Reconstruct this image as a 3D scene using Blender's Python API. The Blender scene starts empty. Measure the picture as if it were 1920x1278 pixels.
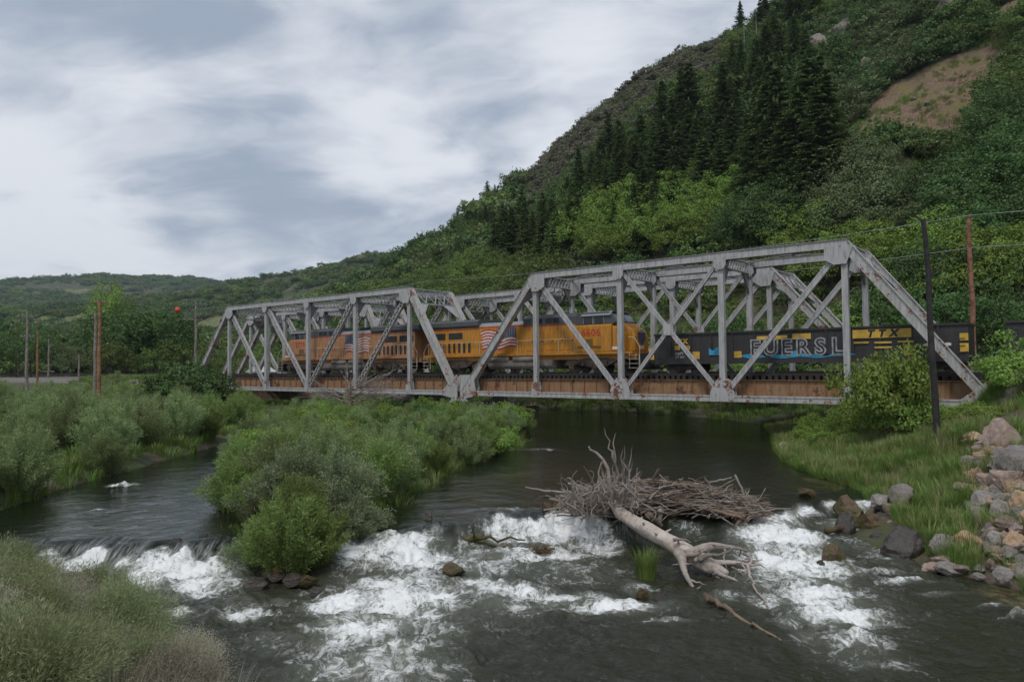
import bpy, math, random
import numpy as np
from mathutils import Vector, Matrix, noise as mnoise

R_ = math.radians
# ------------------------------------------------------------------ camera, sky, sun, exposure
SC = bpy.context.scene
F_PX, PITCH, ROLL, YAW = 1339.2, 0.0347, -0.0099, 0.6660   # focal length in pixels of the 1920 px wide photo
CZ = 5.6
cam_d = bpy.data.cameras.new('camera'); cam = bpy.data.objects.new('camera', cam_d)
SC.collection.objects.link(cam); SC.camera = cam
cam_d.sensor_width = 36.0; cam_d.lens = F_PX * 36 / 1920
cam_d.clip_start = 0.1; cam_d.clip_end = 9000
_F = Vector((0, math.cos(PITCH), math.sin(PITCH))); _R = Vector((1, 0, 0)); _U = _R.cross(_F)
_R2 = _R * math.cos(ROLL) + _U * math.sin(ROLL); _U2 = -_R * math.sin(ROLL) + _U * math.cos(ROLL)
cam.matrix_world = Matrix(((_R2.x, _U2.x, -_F.x, 0), (_R2.y, _U2.y, -_F.y, 0), (_R2.z, _U2.z, -_F.z, CZ), (0, 0, 0, 1)))

SUN_EL, SUN_AZ = 58.0, 200.0     # high, behind the camera and a little left; compass from +Y clockwise
SC.view_settings.view_transform = 'Standard'; SC.view_settings.look = 'None'
SC.view_settings.exposure = 0.46; SC.view_settings.gamma = 1.0
SC.render.engine = 'CYCLES'
sun_d = bpy.data.lights.new('sun', 'SUN'); sun_d.energy = 1.15; sun_d.angle = R_(14); sun_d.color = (1.0, 0.965, 0.92)
sun = bpy.data.objects.new('sun', sun_d); SC.collection.objects.link(sun)
sd = Vector((math.sin(R_(SUN_AZ)) * math.cos(R_(SUN_EL)), math.cos(R_(SUN_AZ)) * math.cos(R_(SUN_EL)), math.sin(R_(SUN_EL))))
sun.rotation_euler = sd.to_track_quat('Z', 'Y').to_euler()

class NT:
    """small helper for node trees"""
    def __init__(s, tree): s.t = tree; tree.nodes.clear()
    def n(s, typ, **kw):
        nd = s.t.nodes.new(typ)
        for k, v in kw.items():
            if k.startswith('i_'):
                key = k[2:]; key = int(key) if key.isdigit() else key.replace('_', ' ')
                nd.inputs[key].default_value = v
            else: setattr(nd, k, v)
        return nd
    def l(s, a, b): s.t.links.new(a, b)
    def math(s, op, a, b=None, c=None, clamp=False):
        nd = s.t.nodes.new('ShaderNodeMath'); nd.operation = op; nd.use_clamp = clamp
        for i, v in enumerate((a, b, c)):
            if v is None: continue
            if isinstance(v, (int, float)): nd.inputs[i].default_value = v
            else: s.l(v, nd.inputs[i])
        return nd.outputs[0]
    def sstep(s, v, lo, hi, a=0.0, b=1.0):
        nd = s.t.nodes.new('ShaderNodeMapRange'); nd.interpolation_type = 'SMOOTHSTEP'
        s.l(v, nd.inputs[0]); nd.inputs[1].default_value = lo; nd.inputs[2].default_value = hi
        nd.inputs[3].default_value = a; nd.inputs[4].default_value = b
        return nd.outputs[0]
    def mix(s, fac, a, b, typ='MIX'):
        nd = s.t.nodes.new('ShaderNodeMix'); nd.data_type = 'RGBA'; nd.blend_type = typ
        for sock, v in ((nd.inputs[0], fac), (nd.inputs[6], a), (nd.inputs[7], b)):
            if isinstance(v, (int, float)): sock.default_value = v
            elif isinstance(v, tuple): sock.default_value = v if len(v) == 4 else (*v, 1)
            else: s.l(v, sock)
        return nd.outputs[2]
    def noise(s, vec, scale, detail=4, rough=.55, dist=0.0, out=0):
        nd = s.n('ShaderNodeTexNoise'); nd.inputs['Scale'].default_value = scale
        nd.inputs['Detail'].default_value = detail; nd.inputs['Roughness'].default_value = rough
        nd.inputs['Distortion'].default_value = dist
        if vec is not None: s.l(vec, nd.inputs['Vector'])
        return nd.outputs[out]
    def mapping(s, vec, scale=(1, 1, 1), loc=(0, 0, 0), rot=(0, 0, 0)):
        nd = s.n('ShaderNodeMapping'); s.l(vec, nd.inputs[0])
        nd.inputs[1].default_value = loc; nd.inputs[2].default_value = rot; nd.inputs[3].default_value = scale
        return nd.outputs[0]

def px_dir(px, py):
    d = _F + _R2 * ((px - 960) / F_PX) + _U2 * ((639 - py) / F_PX)
    return d.normalized()

world = bpy.data.worlds.new('World'); SC.world = world; world.use_nodes = True
def make_world():
    T = NT(world.node_tree)
    out = T.n('ShaderNodeOutputWorld'); bg = T.n('ShaderNodeBackground')
    sky = T.n('ShaderNodeTexSky', sky_type='NISHITA', sun_disc=False)
    sky.sun_elevation = R_(SUN_EL); sky.sun_rotation = R_(SUN_AZ)
    tc = T.n('ShaderNodeTexCoord'); g = tc.outputs['Generated']
    sep = T.n('ShaderNodeSeparateXYZ'); T.l(g, sep.inputs[0])
    zc = T.math('MAXIMUM', T.math('ADD', sep.outputs[2], 0.26), 0.10)
    u = T.math('DIVIDE', sep.outputs[0], zc); v = T.math('DIVIDE', sep.outputs[1], zc)
    cmb = T.n('ShaderNodeCombineXYZ'); T.l(u, cmb.inputs[0]); T.l(v, cmb.inputs[1])
    p = T.mapping(cmb.outputs[0], rot=(0, 0, R_(-12)), scale=(1.0, 1.5, 1), loc=(.7, .2, 0))
    wn = T.noise(p, .9, 4, .5, out=1); sb = T.n('ShaderNodeVectorMath', operation='SUBTRACT'); T.l(wn, sb.inputs[0]); sb.inputs[1].default_value = (.5, .5, .5)
    wa = T.n('ShaderNodeVectorMath', operation='MULTIPLY_ADD'); T.l(sb.outputs[0], wa.inputs[0]); wa.inputs[1].default_value = (.9, .9, .9); T.l(p, wa.inputs[2]); pw = wa.outputs[0]
    n1 = T.noise(pw, 1.1, 8, .55, .1)
    n2 = T.noise(T.mapping(pw, loc=(7.3, 2.1, 0)), 3.2, 8, .55, .1)
    c = T.math('ADD', T.math('MULTIPLY', n1, .62), T.math('MULTIPLY', n2, .38))
    # broad brighter and darker stretches of the cloud deck
    def lobe(px, py, rad, amp):
        d = px_dir(px, py)
        dp = T.n('ShaderNodeVectorMath', operation='DOT_PRODUCT'); T.l(g, dp.inputs[0]); dp.inputs[1].default_value = d
        return T.sstep(dp.outputs['Value'], math.cos(R_(rad)), 1.0, 0.0, amp)
    for a in ((640, 200, 9, 0.093), (760, 230, 8, 0.050), (1000, 180, 10, 0.056), (-20, 430, 9, 0.105), (140, 470, 7, 0.093), (330, 480, 7, 0.056), (520, 500, 6, 0.031), (90, 200, 9, 0.050), (300, 240, 9, 0.050), (820, 400, 7, 0.037),
              (200, 90, 9, -0.037), (430, 370, 9, -.025), (620, 420, 8, -.02), (220, 340, 7, -0.037), (850, 290, 7, -0.056), (900, 60, 9, -0.037), (1150, 60, 8, 0.019), (440, 110, 7, -0.037), (900, 170, 5, -0.031)):
        c = T.math('ADD', c, lobe(*a))
    f = T.sstep(c, .40, .66)
    cloud = T.mix(f, (.285, .340, .425), (.70, .72, .76))
    hs = T.n('ShaderNodeHueSaturation'); hs.inputs['Saturation'].default_value = .75; hs.inputs['Value'].default_value = .085
    T.l(sky.outputs[0], hs.inputs['Color'])
    col = T.mix(.86, hs.outputs[0], cloud)
    # ground side of the world: dark land
    low = T.sstep(sep.outputs[2], -.12, -.02)
    col = T.mix(low, (.05, .055, .045), col)
    T.l(col, bg.inputs[0]); bg.inputs[1].default_value = 0.93
    T.l(bg.outputs[0], out.inputs[0])
make_world()

# ------------------------------------------------------------------ frames of reference
P = 7.43                                  # truss panel length
CU, CW = 40.02, -44.48                    # camera in the bridge's own frame
BZ = CZ - 0.3287 * P                      # underside of the bottom chord
BW = 0.6823 * P                           # distance between the two trusses of a span
CO, SI = math.cos(YAW), math.sin(YAW)
def bw(u, w, z=0.0): return Vector(((u - CU) * CO + (w - CW) * SI, -(u - CU) * SI + (w - CW) * CO, z + BZ))
def to_bridge(x, y): return x * CO - y * SI + CU, x * SI + y * CO + CW
def at(px, py, z):                         # where the line of sight meets a level
    d = px_dir(px, py); t = (z - CZ) / d.z
    return Vector((d.x * t, d.y * t, z))
def at_r(px, py, r):                       # at a horizontal distance r
    d = px_dir(px, py); t = r / math.hypot(d.x, d.y)
    return Vector((d.x * t, d.y * t, CZ + d.z * t))
def at_w(px, py, w):                       # in a plane parallel to the tracks
    d = px_dir(px, py); t = (w - CW) / (d.x * SI + d.y * CO)
    return Vector((d.x * t, d.y * t, CZ + d.z * t))

# ------------------------------------------------------------------ object helpers
COL = SC.collection
def tag(o, label=None, cat=None, group=None, kind=None):
    if label: o['label'] = label
    if cat: o['category'] = cat
    if group: o['group'] = group
    if kind: o['kind'] = kind
    return o
def empty(name, loc=(0, 0, 0), rz=0.0, label=None, cat=None, group=None):
    o = bpy.data.objects.new(name, None); COL.objects.link(o); o.empty_display_size = .5
    o.location = loc; o.rotation_euler = (0, 0, rz)
    return tag(o, label, cat, group)
def link_mesh(name, me, parent=None):
    o = bpy.data.objects.new(name, me); COL.objects.link(o)
    if parent is not None: o.parent = parent
    return o
def np_mesh(name, V, Fq, mats, smooth=False, matidx=None):
    """V (n,3); Fq (m,k) all the same k, or a list of faces"""
    me = bpy.data.meshes.new(name)
    if isinstance(Fq, np.ndarray):
        V = np.asarray(V, np.float32); Fq = np.asarray(Fq, np.int32); k = Fq.shape[1]; m = len(Fq)
        me.vertices.add(len(V)); me.vertices.foreach_set('co', V.ravel())
        me.loops.add(m * k); me.loops.foreach_set('vertex_index', Fq.ravel())
        me.polygons.add(m); me.polygons.foreach_set('loop_start', np.arange(0, m * k, k, dtype=np.int32))
        me.polygons.foreach_set('loop_total', np.full(m, k, np.int32))
        me.update(calc_edges=True)
    else:
        me.from_pydata([tuple(v) for v in V], [], Fq); me.update()
    for mt in (mats if isinstance(mats, (list, tuple)) else [mats]): me.materials.append(mt)
    if matidx is not None: me.polygons.foreach_set('material_index', np.asarray(matidx, np.int32))
    if smooth: me.polygons.foreach_set('use_smooth', np.ones(len(me.polygons), bool))
    return me
class MB:
    def __init__(s): s.v = []; s.f = []
    def add(s, vs, fs):
        b = len(s.v); s.v += [tuple(v) for v in vs]; s.f += [tuple(i + b for i in f) for f in fs]; return s
    def box(s, x0, x1, y0, y1, z0, z1):
        return s.add([(x0, y0, z0), (x1, y0, z0), (x1, y1, z0), (x0, y1, z0), (x0, y0, z1), (x1, y0, z1), (x1, y1, z1), (x0, y1, z1)],
                     [(0, 3, 2, 1), (4, 5, 6, 7), (0, 1, 5, 4), (1, 2, 6, 5), (2, 3, 7, 6), (3, 0, 4, 7)])
    def beam(s, p0, p1, a, b, side=(0, 1, 0)):
        """box from p0 to p1; a = size along `side`, b = size across it"""
        p0 = Vector(p0); p1 = Vector(p1); d = (p1 - p0).normalized(); sv = Vector(side); sv = (sv - d * sv.dot(d)).normalized(); up = d.cross(sv)
        vs = []
        for p in (p0, p1):
            for i, j in ((-1, -1), (1, -1), (1, 1), (-1, 1)): vs.append(p + sv * (a / 2 * i) + up * (b / 2 * j))
        return s.add(vs, [(0, 3, 2, 1), (4, 5, 6, 7), (0, 1, 5, 4), (1, 2, 6, 5), (2, 3, 7, 6), (3, 0, 4, 7)])
    def prism_xz(s, poly, y0, y1):        # polygon in x,z pushed along y
        n = len(poly); vs = [(x, y0, z) for x, z in poly] + [(x, y1, z) for x, z in poly]
        fs = [tuple(range(n)), tuple(range(2 * n - 1, n - 1, -1))] + [(i, i + n, (i + 1) % n + n, (i + 1) % n) for i in range(n)]
        return s.add(vs, fs)
    def prism_yz(s, poly, x0, x1):
        n = len(poly); vs = [(x0, y, z) for y, z in poly] + [(x1, y, z) for y, z in poly]
        fs = [tuple(range(n - 1, -1, -1)), tuple(range(n, 2 * n))] + [(i, (i + 1) % n, (i + 1) % n + n, i + n) for i in range(n)]
        return s.add(vs, fs)
    def tube(s, pts, rad, n=8, cap=True):
        pts = [Vector(p) for p in pts]; rad = rad if isinstance(rad, (list, tuple)) else [rad] * len(pts)
        b = len(s.v); ref = None; rings = []
        for i, p in enumerate(pts):
            d = (pts[min(i + 1, len(pts) - 1)] - pts[max(i - 1, 0)]).normalized()
            if ref is None: ref = d.orthogonal().normalized()
            ref = (ref - d * ref.dot(d)).normalized(); o = d.cross(ref)
            for k in range(n):
                a = 2 * math.pi * k / n; s.v.append(tuple(p + (ref * math.cos(a) + o * math.sin(a)) * rad[i]))
        for i in range(len(pts) - 1):
            for k in range(n):
                s.f.append((b + i * n + k, b + i * n + (k + 1) % n, b + (i + 1) * n + (k + 1) % n, b + (i + 1) * n + k))
        if cap:
            s.f.append(tuple(b + k for k in range(n - 1, -1, -1))); s.f.append(tuple(b + (len(pts) - 1) * n + k for k in range(n)))
        return s
    def cyl_y(s, x, z, r, y0, y1, n=20): return s.tube([(x, y0, z), (x, y1, z)], r, n)
    def build(s, name, m, parent=None, smooth=False, bevel=0.0):
        me = np_mesh(name, s.v, s.f, m)
        if smooth: me.polygons.foreach_set('use_smooth', np.ones(len(me.polygons), bool))
        o = link_mesh(name, me, parent)
        if bevel:
            md = o.modifiers.new('bevel', 'BEVEL'); md.width = bevel; md.segments = 2; md.limit_method = 'ANGLE'
        return o

# ------------------------------------------------------------------ numpy noise
def _hash(i, j, seed):
    n = (i.astype(np.int64) * 374761393 + j.astype(np.int64) * 668265263 + seed * 974634777) & 0xffffffff
    n = ((n ^ (n >> 13)) * 1274126177) & 0xffffffff
    return ((n ^ (n >> 16)) & 0xffff) / 65535.0
def vnoise(x, y, seed=0):
    xi = np.floor(x); yi = np.floor(y); fx = x - xi; fy = y - yi
    fx = fx * fx * (3 - 2 * fx); fy = fy * fy * (3 - 2 * fy)
    a = _hash(xi, yi, seed); b = _hash(xi + 1, yi, seed); c = _hash(xi, yi + 1, seed); d = _hash(xi + 1, yi + 1, seed)
    return a + (b - a) * fx + (c - a) * fy + (a - b - c + d) * fx * fy
def fbm(x, y, oct=4, seed=0, gain=.5):
    s = 0; a = 1; t = 0
    for k in range(oct):
        s = s + a * vnoise(x * 2 ** k + 13.7 * k, y * 2 ** k - 7.1 * k, seed + k); t += a; a *= gain
    return s / t
def sstep(x, a, b):
    t = np.clip((x - a) / (b - a), 0, 1); return t * t * (3 - 2 * t)

# ------------------------------------------------------------------ terrain
def poly_sd(x, y, poly):                  # + inside
    x = np.asarray(x, float); y = np.asarray(y, float)
    d2 = np.full(x.shape, 1e18); inside = np.zeros(x.shape, bool); n = len(poly)
    for i in range(n):
        ax, ay = poly[i]; bx, by = poly[(i + 1) % n]; ex, ey = bx - ax, by - ay
        t = np.clip(((x - ax) * ex + (y - ay) * ey) / (ex * ex + ey * ey + 1e-12), 0, 1)
        d2 = np.minimum(d2, (x - ax - t * ex) ** 2 + (y - ay - t * ey) ** 2)
        c = (ay > y) != (by > y)
        with np.errstate(divide='ignore', invalid='ignore'):
            xi = ex * (y - ay) / (ey if ey != 0 else 1e-12) + ax
        inside ^= c & (x < xi)
    return np.where(inside, 1, -1) * np.sqrt(d2)
UP, DN = 0.70, 0.0                        # water level above and below the weir
def shore(pts): return [tuple(at(px, py, z).xy) for px, py, z in pts]
LEFT_BANK = shore([(-700, 1250, UP), (-300, 1030, UP), (0, 958, UP), (130, 912, UP), (270, 874, UP), (380, 843, UP), (440, 826, UP), (490, 800, UP), (520, 782, UP), (560, 768, UP), (590, 758, UP)])
LEFT_BANK += [tuple(bw(-62, 14).xy), tuple(bw(-160, 14).xy), (-400, 200), (-400, 0)]
ISLAND = shore([(432, 850, UP), (455, 832, UP), (525, 800, UP), (640, 787, UP), (760, 783, UP), (855, 781, UP), (940, 792, UP), (992, 812, UP), (995, 828, UP), (950, 850, UP), (885, 868, UP), (850, 895, UP),
                (790, 925, UP), (745, 955, UP), (715, 990, UP), (660, 1025, DN + .3), (610, 1070, DN), (560, 1085, DN), (510, 1070, DN), (470, 1045, DN), (430, 1020, UP), (418, 985, UP), (426, 920, UP)])
NEAR_LEFT = shore([(-900, 1120, DN), (-300, 1080, DN), (-60, 1090, DN), (50, 1115, DN), (150, 1160, DN), (250, 1210, DN), (350, 1262, DN), (425, 1320, DN), (480, 1440, DN)]) + [(-3.5, 8.5), (-3.5, -20), (-60, -20), (-60, 14)]
RIGHT_BANK = [tuple(bw(-160, 27).xy), tuple(bw(-60, 26).xy)] + shore([(640, 750, UP), (760, 755, UP), (880, 760, UP), (1000, 766, UP), (1120, 771, UP), (1250, 777, UP), (1360, 786, UP), (1425, 797, UP), (1448, 815, UP), (1452, 838, UP), (1470, 865, UP),
              (1520, 889, UP), (1590, 910, UP), (1640, 940, UP), (1668, 975, UP - .3), (1690, 1010, DN + .2), (1730, 1052, DN), (1790, 1078, DN), (1870, 1098, DN), (1960, 1125, DN), (2150, 1200, DN), (2500, 1350, DN)]) + [(22, -10), (300, -10), (300, 300), (-60, 300)]
MC = np.array([  # mountain crest: px, distance, py of the ground line
    (380, 430, 668), (470, 430, 640), (560, 420, 590), (640, 400, 560), (700, 380, 527), (780, 350, 483), (857, 320, 432), (940, 300, 358), (1050, 275, 278), (1135, 262, 214), (1260, 245, 128),
    (1430, 225, 28), (1600, 215, -80), (1920, 205, -270), (2400, 205, -560), (3200, 205, -900)], float)
def crest_arr(A):
    az, rc, zc = [], [], []
    for px, r, py in A:
        v = at_r(px, py, r); az.append(math.atan2(v.x, v.y)); rc.append(r); zc.append(v.z)
    return np.array(az), np.array(rc), np.array(zc)
_MC = crest_arr(MC)
_HC = crest_arr(np.array([(-900, 1000, 600), (0, 1000, 590), (200, 1000, 575), (330, 980, 562), (430, 960, 540), (500, 950, 527), (600, 930, 506), (690, 900, 484), (780, 880, 474), (900, 880, 470), (1200, 880, 480)], float))
_FC = crest_arr(np.array([(-900, 2000, 560), (-300, 2000, 545), (0, 2000, 534), (60, 2000, 528), (180, 2000, 522), (290, 2000, 524), (380, 2000, 526), (425, 2000, 537), (460, 2100, 537), (700, 2100, 540), (1200, 2100, 560)], float))
def height(x, y):
    x = np.asarray(x, float); y = np.asarray(y, float)
    r = np.hypot(x, y) + 1e-9; az = np.arctan2(x, y)
    U, Wd = to_bridge(x, y)
    nz = fbm(x * .6, y * .6, 3, 5) - .5; nb = fbm(x * .06, y * .06, 4, 9) - .5
    near = r < 230
    h = np.full(x.shape, -0.8)
    L = poly_sd(x, y, LEFT_BANK); I = poly_sd(x, y, ISLAND); N = poly_sd(x, y, NEAR_LEFT); B = poly_sd(x, y, RIGHT_BANK)
    h = np.maximum(h, np.where(L > -2, UP - .1 + np.minimum(L * .7, .5 + L * .02) + nz * .3, -9))
    h = np.maximum(h, np.where(I > -2, UP - .55 + np.minimum(I * .6, .75 + I * .02) + nz * .2, -9))
    h = np.maximum(h, np.where(N > -2, DN - .1 + np.minimum(np.minimum(N * .42, 1.6 + N * .03), 2.3) + nz * .25, -9))
    steep = sstep(x - .15 * y, 6, 12) * sstep(-y, -34, -28)
    rb = UP * sstep(y, 17, 24) - .12 + np.minimum(B * (.20 + .25 * steep), 2.6 + 1.2 * steep + B * .02) + nz * (.25 + .35 * steep)
    h = np.maximum(h, np.where(B > -2, rb, -9))
    # valley floor and hills
    vall = 2.0 + np.clip(r - 150, 0, 1e9) * .058 + nb * np.clip(r - 120, 0, 400) * .05
    h = np.where(r > 130, np.maximum(h, np.where(r > 160, vall, h)), h)
    for (a, rc, zc), rf in ((_HC, 480.0), (_FC, 1150.0)):
        RC = np.interp(az, a, rc); Z = np.interp(az, a, zc); t = np.clip((r - rf) / (RC - rf), 0, None); z0 = 2 + (rf - 150) * .058
        hh = np.where(t < 1, z0 + (Z - z0) * sstep(t, -.15, 1.1) / 0.99, Z - (t - 1) * (Z) * .8) + nb * 30 * np.clip(t, 0, .6)
        hh = np.where((t > 0), hh, -9)
        h = np.maximum(h, hh)
    # the mountain beyond the tracks
    RC = np.interp(az, *_MC[:2]); Z = np.interp(az, _MC[0], _MC[2])
    wf = 26.0 - CW; ang = np.clip(np.abs(YAW - az), 0, 1.25); RF = np.minimum(wf / np.cos(ang), RC - 120)
    t = (r - RF) / (RC - RF)
    zf = 2.4
    hm = zf + (Z - zf) * np.clip(t, 0, 1) ** 1.12
    hm = np.where(t > 1, Z - (t - 1) * (RC - RF) * .45, hm)
    hm = hm + (nb * 14 + (fbm(x * .02 + .5 * az, y * .02, 3, 31) - .5) * 22) * np.clip(t * 3, 0, 1) * np.clip(1.6 - t, .25, 1)
    front = (Wd > 20) & (az > -.62)
    h = np.where(front & (t > 0), np.maximum(h, hm), h)
    # railway embankment on both approaches
    top = BZ + 1.25
    for (ue, sgn) in ((-5.93 * P, 1), (5.0 * P, -1)):
        dd = (ue - U) * sgn
        dw = np.maximum(np.abs(Wd - 6.3) - 9.4, 0)
        e = top - np.maximum(dw, 0) / 1.6 + nz * .1
        e = e - np.clip(-dd, 0, None) * 1.3
        h = np.where(np.abs(Wd - 6.3) < 17, np.maximum(h, np.where(dd > -5, e, -9)), h)
    return h
def march(px, py, r0=14, r1=2600):
    """first meeting of a line of sight with the land"""
    d = px_dir(px, py); k = 1 / math.hypot(d.x, d.y)
    rr = r0 * (r1 / r0) ** np.linspace(0, 1, 700)
    X = d.x * k * rr; Y = d.y * k * rr; Zr = CZ + d.z * k * rr
    Hh = height(X, Y); hit = np.nonzero(Hh >= Zr)[0]
    if not len(hit): return None
    i = hit[0]; return Vector((X[i], Y[i], Hh[i]))
def hz(x, y): return float(height(np.array([x]), np.array([y]))[0])

# ------------------------------------------------------------------ materials
MATS = {}
def newmat(name):
    m = bpy.data.materials.new(name); m.use_nodes = True; return m, NT(m.node_tree)
def mat_basic(name, col, rough=.7, metal=0.0, var=.25, scale=3.0, bump=.0, coat=0.0, spec=.5):
    if name in MATS: return MATS[name]
    m, T = newmat(name); out = T.n('ShaderNodeOutputMaterial'); b = T.n('ShaderNodeBsdfPrincipled')
    tc = T.n('ShaderNodeTexCoord').outputs['Object']; n = T.noise(tc, scale, 5, .6)
    c = T.mix(T.sstep(n, .3, .7), tuple(x * (1 - var) for x in col), tuple(min(1, x * (1 + var)) for x in col))
    T.l(c, b.inputs['Base Color']); b.inputs['Roughness'].default_value = rough; b.inputs['Metallic'].default_value = metal
    b.inputs['Specular IOR Level'].default_value = spec
    if bump:
        bp = T.n('ShaderNodeBump'); bp.inputs['Strength'].default_value = bump; bp.inputs['Distance'].default_value = .05
        T.l(T.noise(tc, scale * 6, 6, .65), bp.inputs['Height']); T.l(bp.outputs[0], b.inputs['Normal'])
    T.l(b.outputs[0], out.inputs[0]); MATS[name] = m; return m
def mat_painted(name, col, rust=.62, rcol=(.12, .045, .02), dirt=(.2, .17, .13), rough=.55, scale=1.1, streak=.5):
    """old paint on steel: chalky streaks, grime and rust breaking through"""
    if name in MATS: return MATS[name]
    m, T = newmat(name); out = T.n('ShaderNodeOutputMaterial'); b = T.n('ShaderNodeBsdfPrincipled')
    tc = T.n('ShaderNodeTexCoord').outputs['Object']
    st = T.noise(T.mapping(tc, scale=(3.5, 3.5, .45)), 2.0, 5, .6)
    c = T.mix(T.sstep(st, .35, .75, 0, streak), col, dirt)
    n = T.noise(tc, scale, 6, .62); n2 = T.noise(tc, scale * 7, 5, .65)
    k = T.math('ADD', T.math('MULTIPLY', n, .62), T.math('MULTIPLY', n2, .38))
    f = T.sstep(k, rust - .015, rust + .03)
    c = T.mix(T.sstep(n2, .3, .75, 0, .25), c, tuple(x * .55 for x in col))
    c = T.mix(f, c, T.mix(n2, rcol, tuple(x * 2.2 for x in rcol)))
    T.l(c, b.inputs['Base Color']); T.l(T.math('ADD', T.math('MULTIPLY', f, .3), rough), b.inputs['Roughness'])
    bp = T.n('ShaderNodeBump'); bp.inputs['Strength'].default_value = .25; bp.inputs['Distance'].default_value = .02
    T.l(n2, bp.inputs['Height']); T.l(bp.outputs[0], b.inputs['Normal'])
    T.l(b.outputs[0], out.inputs[0]); MATS[name] = m; return m
def mat_leaf(name, a, b_, tr=.3, cl=.5, dry=None):
    """leaf colours a..b vary by leaf, by clump and by plant"""
    if name in MATS: return MATS[name]
    m, T = newmat(name); out = T.n('ShaderNodeOutputMaterial')
    geo = T.n('ShaderNodeNewGeometry'); oi = T.n('ShaderNodeObjectInfo')
    tc = T.n('ShaderNodeTexCoord').outputs['Object']
    n = T.noise(tc, cl, 3, .6)
    f = T.math('ADD', T.math('MULTIPLY', geo.outputs['Random Per Island'], .45), T.math('MULTIPLY', T.sstep(n, .3, .7), .3))
    f = T.math('ADD', f, T.math('MULTIPLY', oi.outputs['Random'], .3), clamp=True)
    c = T.mix(f, a, b_)
    if dry: c = T.mix(T.math('GREATER_THAN', geo.outputs['Random Per Island'], dry[1]), c, dry[0])
    hs = T.n('ShaderNodeHueSaturation'); T.l(c, hs.inputs['Color'])
    T.l(T.math('ADD', T.math('MULTIPLY', oi.outputs['Random'], .04), .48), hs.inputs['Hue'])
    T.l(T.math('ADD', T.math('MULTIPLY', oi.outputs['Random'], .4), .8), hs.inputs['Value'])
    d = T.n('ShaderNodeBsdfDiffuse'); t = T.n('ShaderNodeBsdfTranslucent'); g = T.n('ShaderNodeBsdfGlossy'); g.inputs['Roughness'].default_value = .45
    g.inputs['Color'].default_value = (.5, .55, .5, 1)
    T.l(hs.outputs[0], d.inputs[0]); T.l(hs.outputs[0], t.inputs[0])
    mx = T.n('ShaderNodeMixShader'); mx.inputs[0].default_value = tr; T.l(d.outputs[0], mx.inputs[1]); T.l(t.outputs[0], mx.inputs[2])
    m2 = T.n('ShaderNodeMixShader'); m2.inputs[0].default_value = .03; T.l(mx.outputs[0], m2.inputs[1]); T.l(g.outputs[0], m2.inputs[2])
    T.l(m2.outputs[0], out.inputs[0]); MATS[name] = m; return m
BRIDGE_PAINT = mat_painted('grey_bridge_paint', (.47, .465, .46), rust=.62, dirt=(.13, .12, .105), streak=.62)
BRIDGE_RUSTY = mat_painted('grey_bridge_paint_rusty', (.47, .465, .45), rust=.56, rcol=(.13, .04, .02), dirt=(.15, .13, .105), streak=.62)
BRIDGE_VRUST = mat_painted('flaking_bridge_paint', (.47, .465, .46), rust=.535, rcol=(.10, .032, .016), scale=.9)
BRIDGE_DARK = mat_painted('dark_bridge_steel', (.20, .205, .21), rust=.60)
BROWN_STEEL = mat_painted('rusty_brown_girder_steel', (.27, .13, .055), rust=.57, rcol=(.07, .035, .02), dirt=(.33, .25, .16), streak=.75, rough=.8)
TIE_WOOD = mat_basic('creosoted_timber', (.030, .026, .024), .9, scale=5, bump=.5)
RAIL_STEEL = mat_basic('rail_steel', (.10, .07, .055), .5, .6)
CONCRETE = mat_basic('weathered_concrete', (.22, .20, .17), .9, var=.35, scale=1.2, bump=.4)
POLE_GREY = mat_basic('weathered_grey_wood', (.22, .19, .165), .9, var=.35, scale=4, bump=.4)
POLE_BROWN = mat_basic('brown_pole_wood', (.26, .13, .06), .9, var=.4, scale=4, bump=.4)
POLE_DARK = mat_basic('tarred_black_wood', (.028, .024, .024), .85, var=.4, scale=4, bump=.4)
POLE_RUST = mat_painted('peeling_red_brown_pole', (.26, .11, .06), rust=.5, rcol=(.10, .035, .02), dirt=(.4, .3, .22), scale=2.5)
WIRE = mat_basic('wire_metal', (.30, .31, .32), .5, .5)
BARK = mat_basic('brown_bark', (.10, .08, .06), .9, var=.4, scale=6, bump=.6)
BARK_GREY = mat_basic('grey_dead_bark', (.24, .21, .19), .9, var=.3, scale=6, bump=.4)


# ------------------------------------------------------------------ ground and hills
def mat_ground():
    m, T = newmat('bank_soil_and_grass'); out = T.n('ShaderNodeOutputMaterial'); b = T.n('ShaderNodeBsdfPrincipled')
    tc = T.n('ShaderNodeTexCoord').outputs['Object']
    a = T.noise(tc, .35, 5, .6); c2 = T.noise(tc, 2.6, 6, .65); c3 = T.noise(tc, 14, 4, .6)
    c = T.mix(T.sstep(c2, .35, .65), (.055, .042, .028), (.13, .10, .07))
    c = T.mix(T.math('MULTIPLY', T.sstep(a, .42, .6), .75), c, T.mix(c3, (.03, .05, .015), (.07, .10, .03)))
    gm = T.n('ShaderNodeAttribute', attribute_name='bare').outputs['Fac']
    c = T.mix(gm, c, T.mix(c2, (.10, .055, .035), (.20, .13, .09)))
    bl = T.n('ShaderNodeAttribute', attribute_name='ballast').outputs['Fac']
    c = T.mix(bl, c, T.mix(c3, (.09, .08, .075), (.24, .22, .20)))
    T.l(c, b.inputs['Base Color']); b.inputs['Roughness'].default_value = .95
    bp = T.n('ShaderNodeBump'); bp.inputs['Strength'].default_value = .6; bp.inputs['Distance'].default_value = .12
    T.l(T.math('ADD', c2, T.math('MULTIPLY', c3, .5)), bp.inputs['Height']); T.l(bp.outputs[0], b.inputs['Normal'])
    T.l(b.outputs[0], out.inputs[0]); return m
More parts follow.
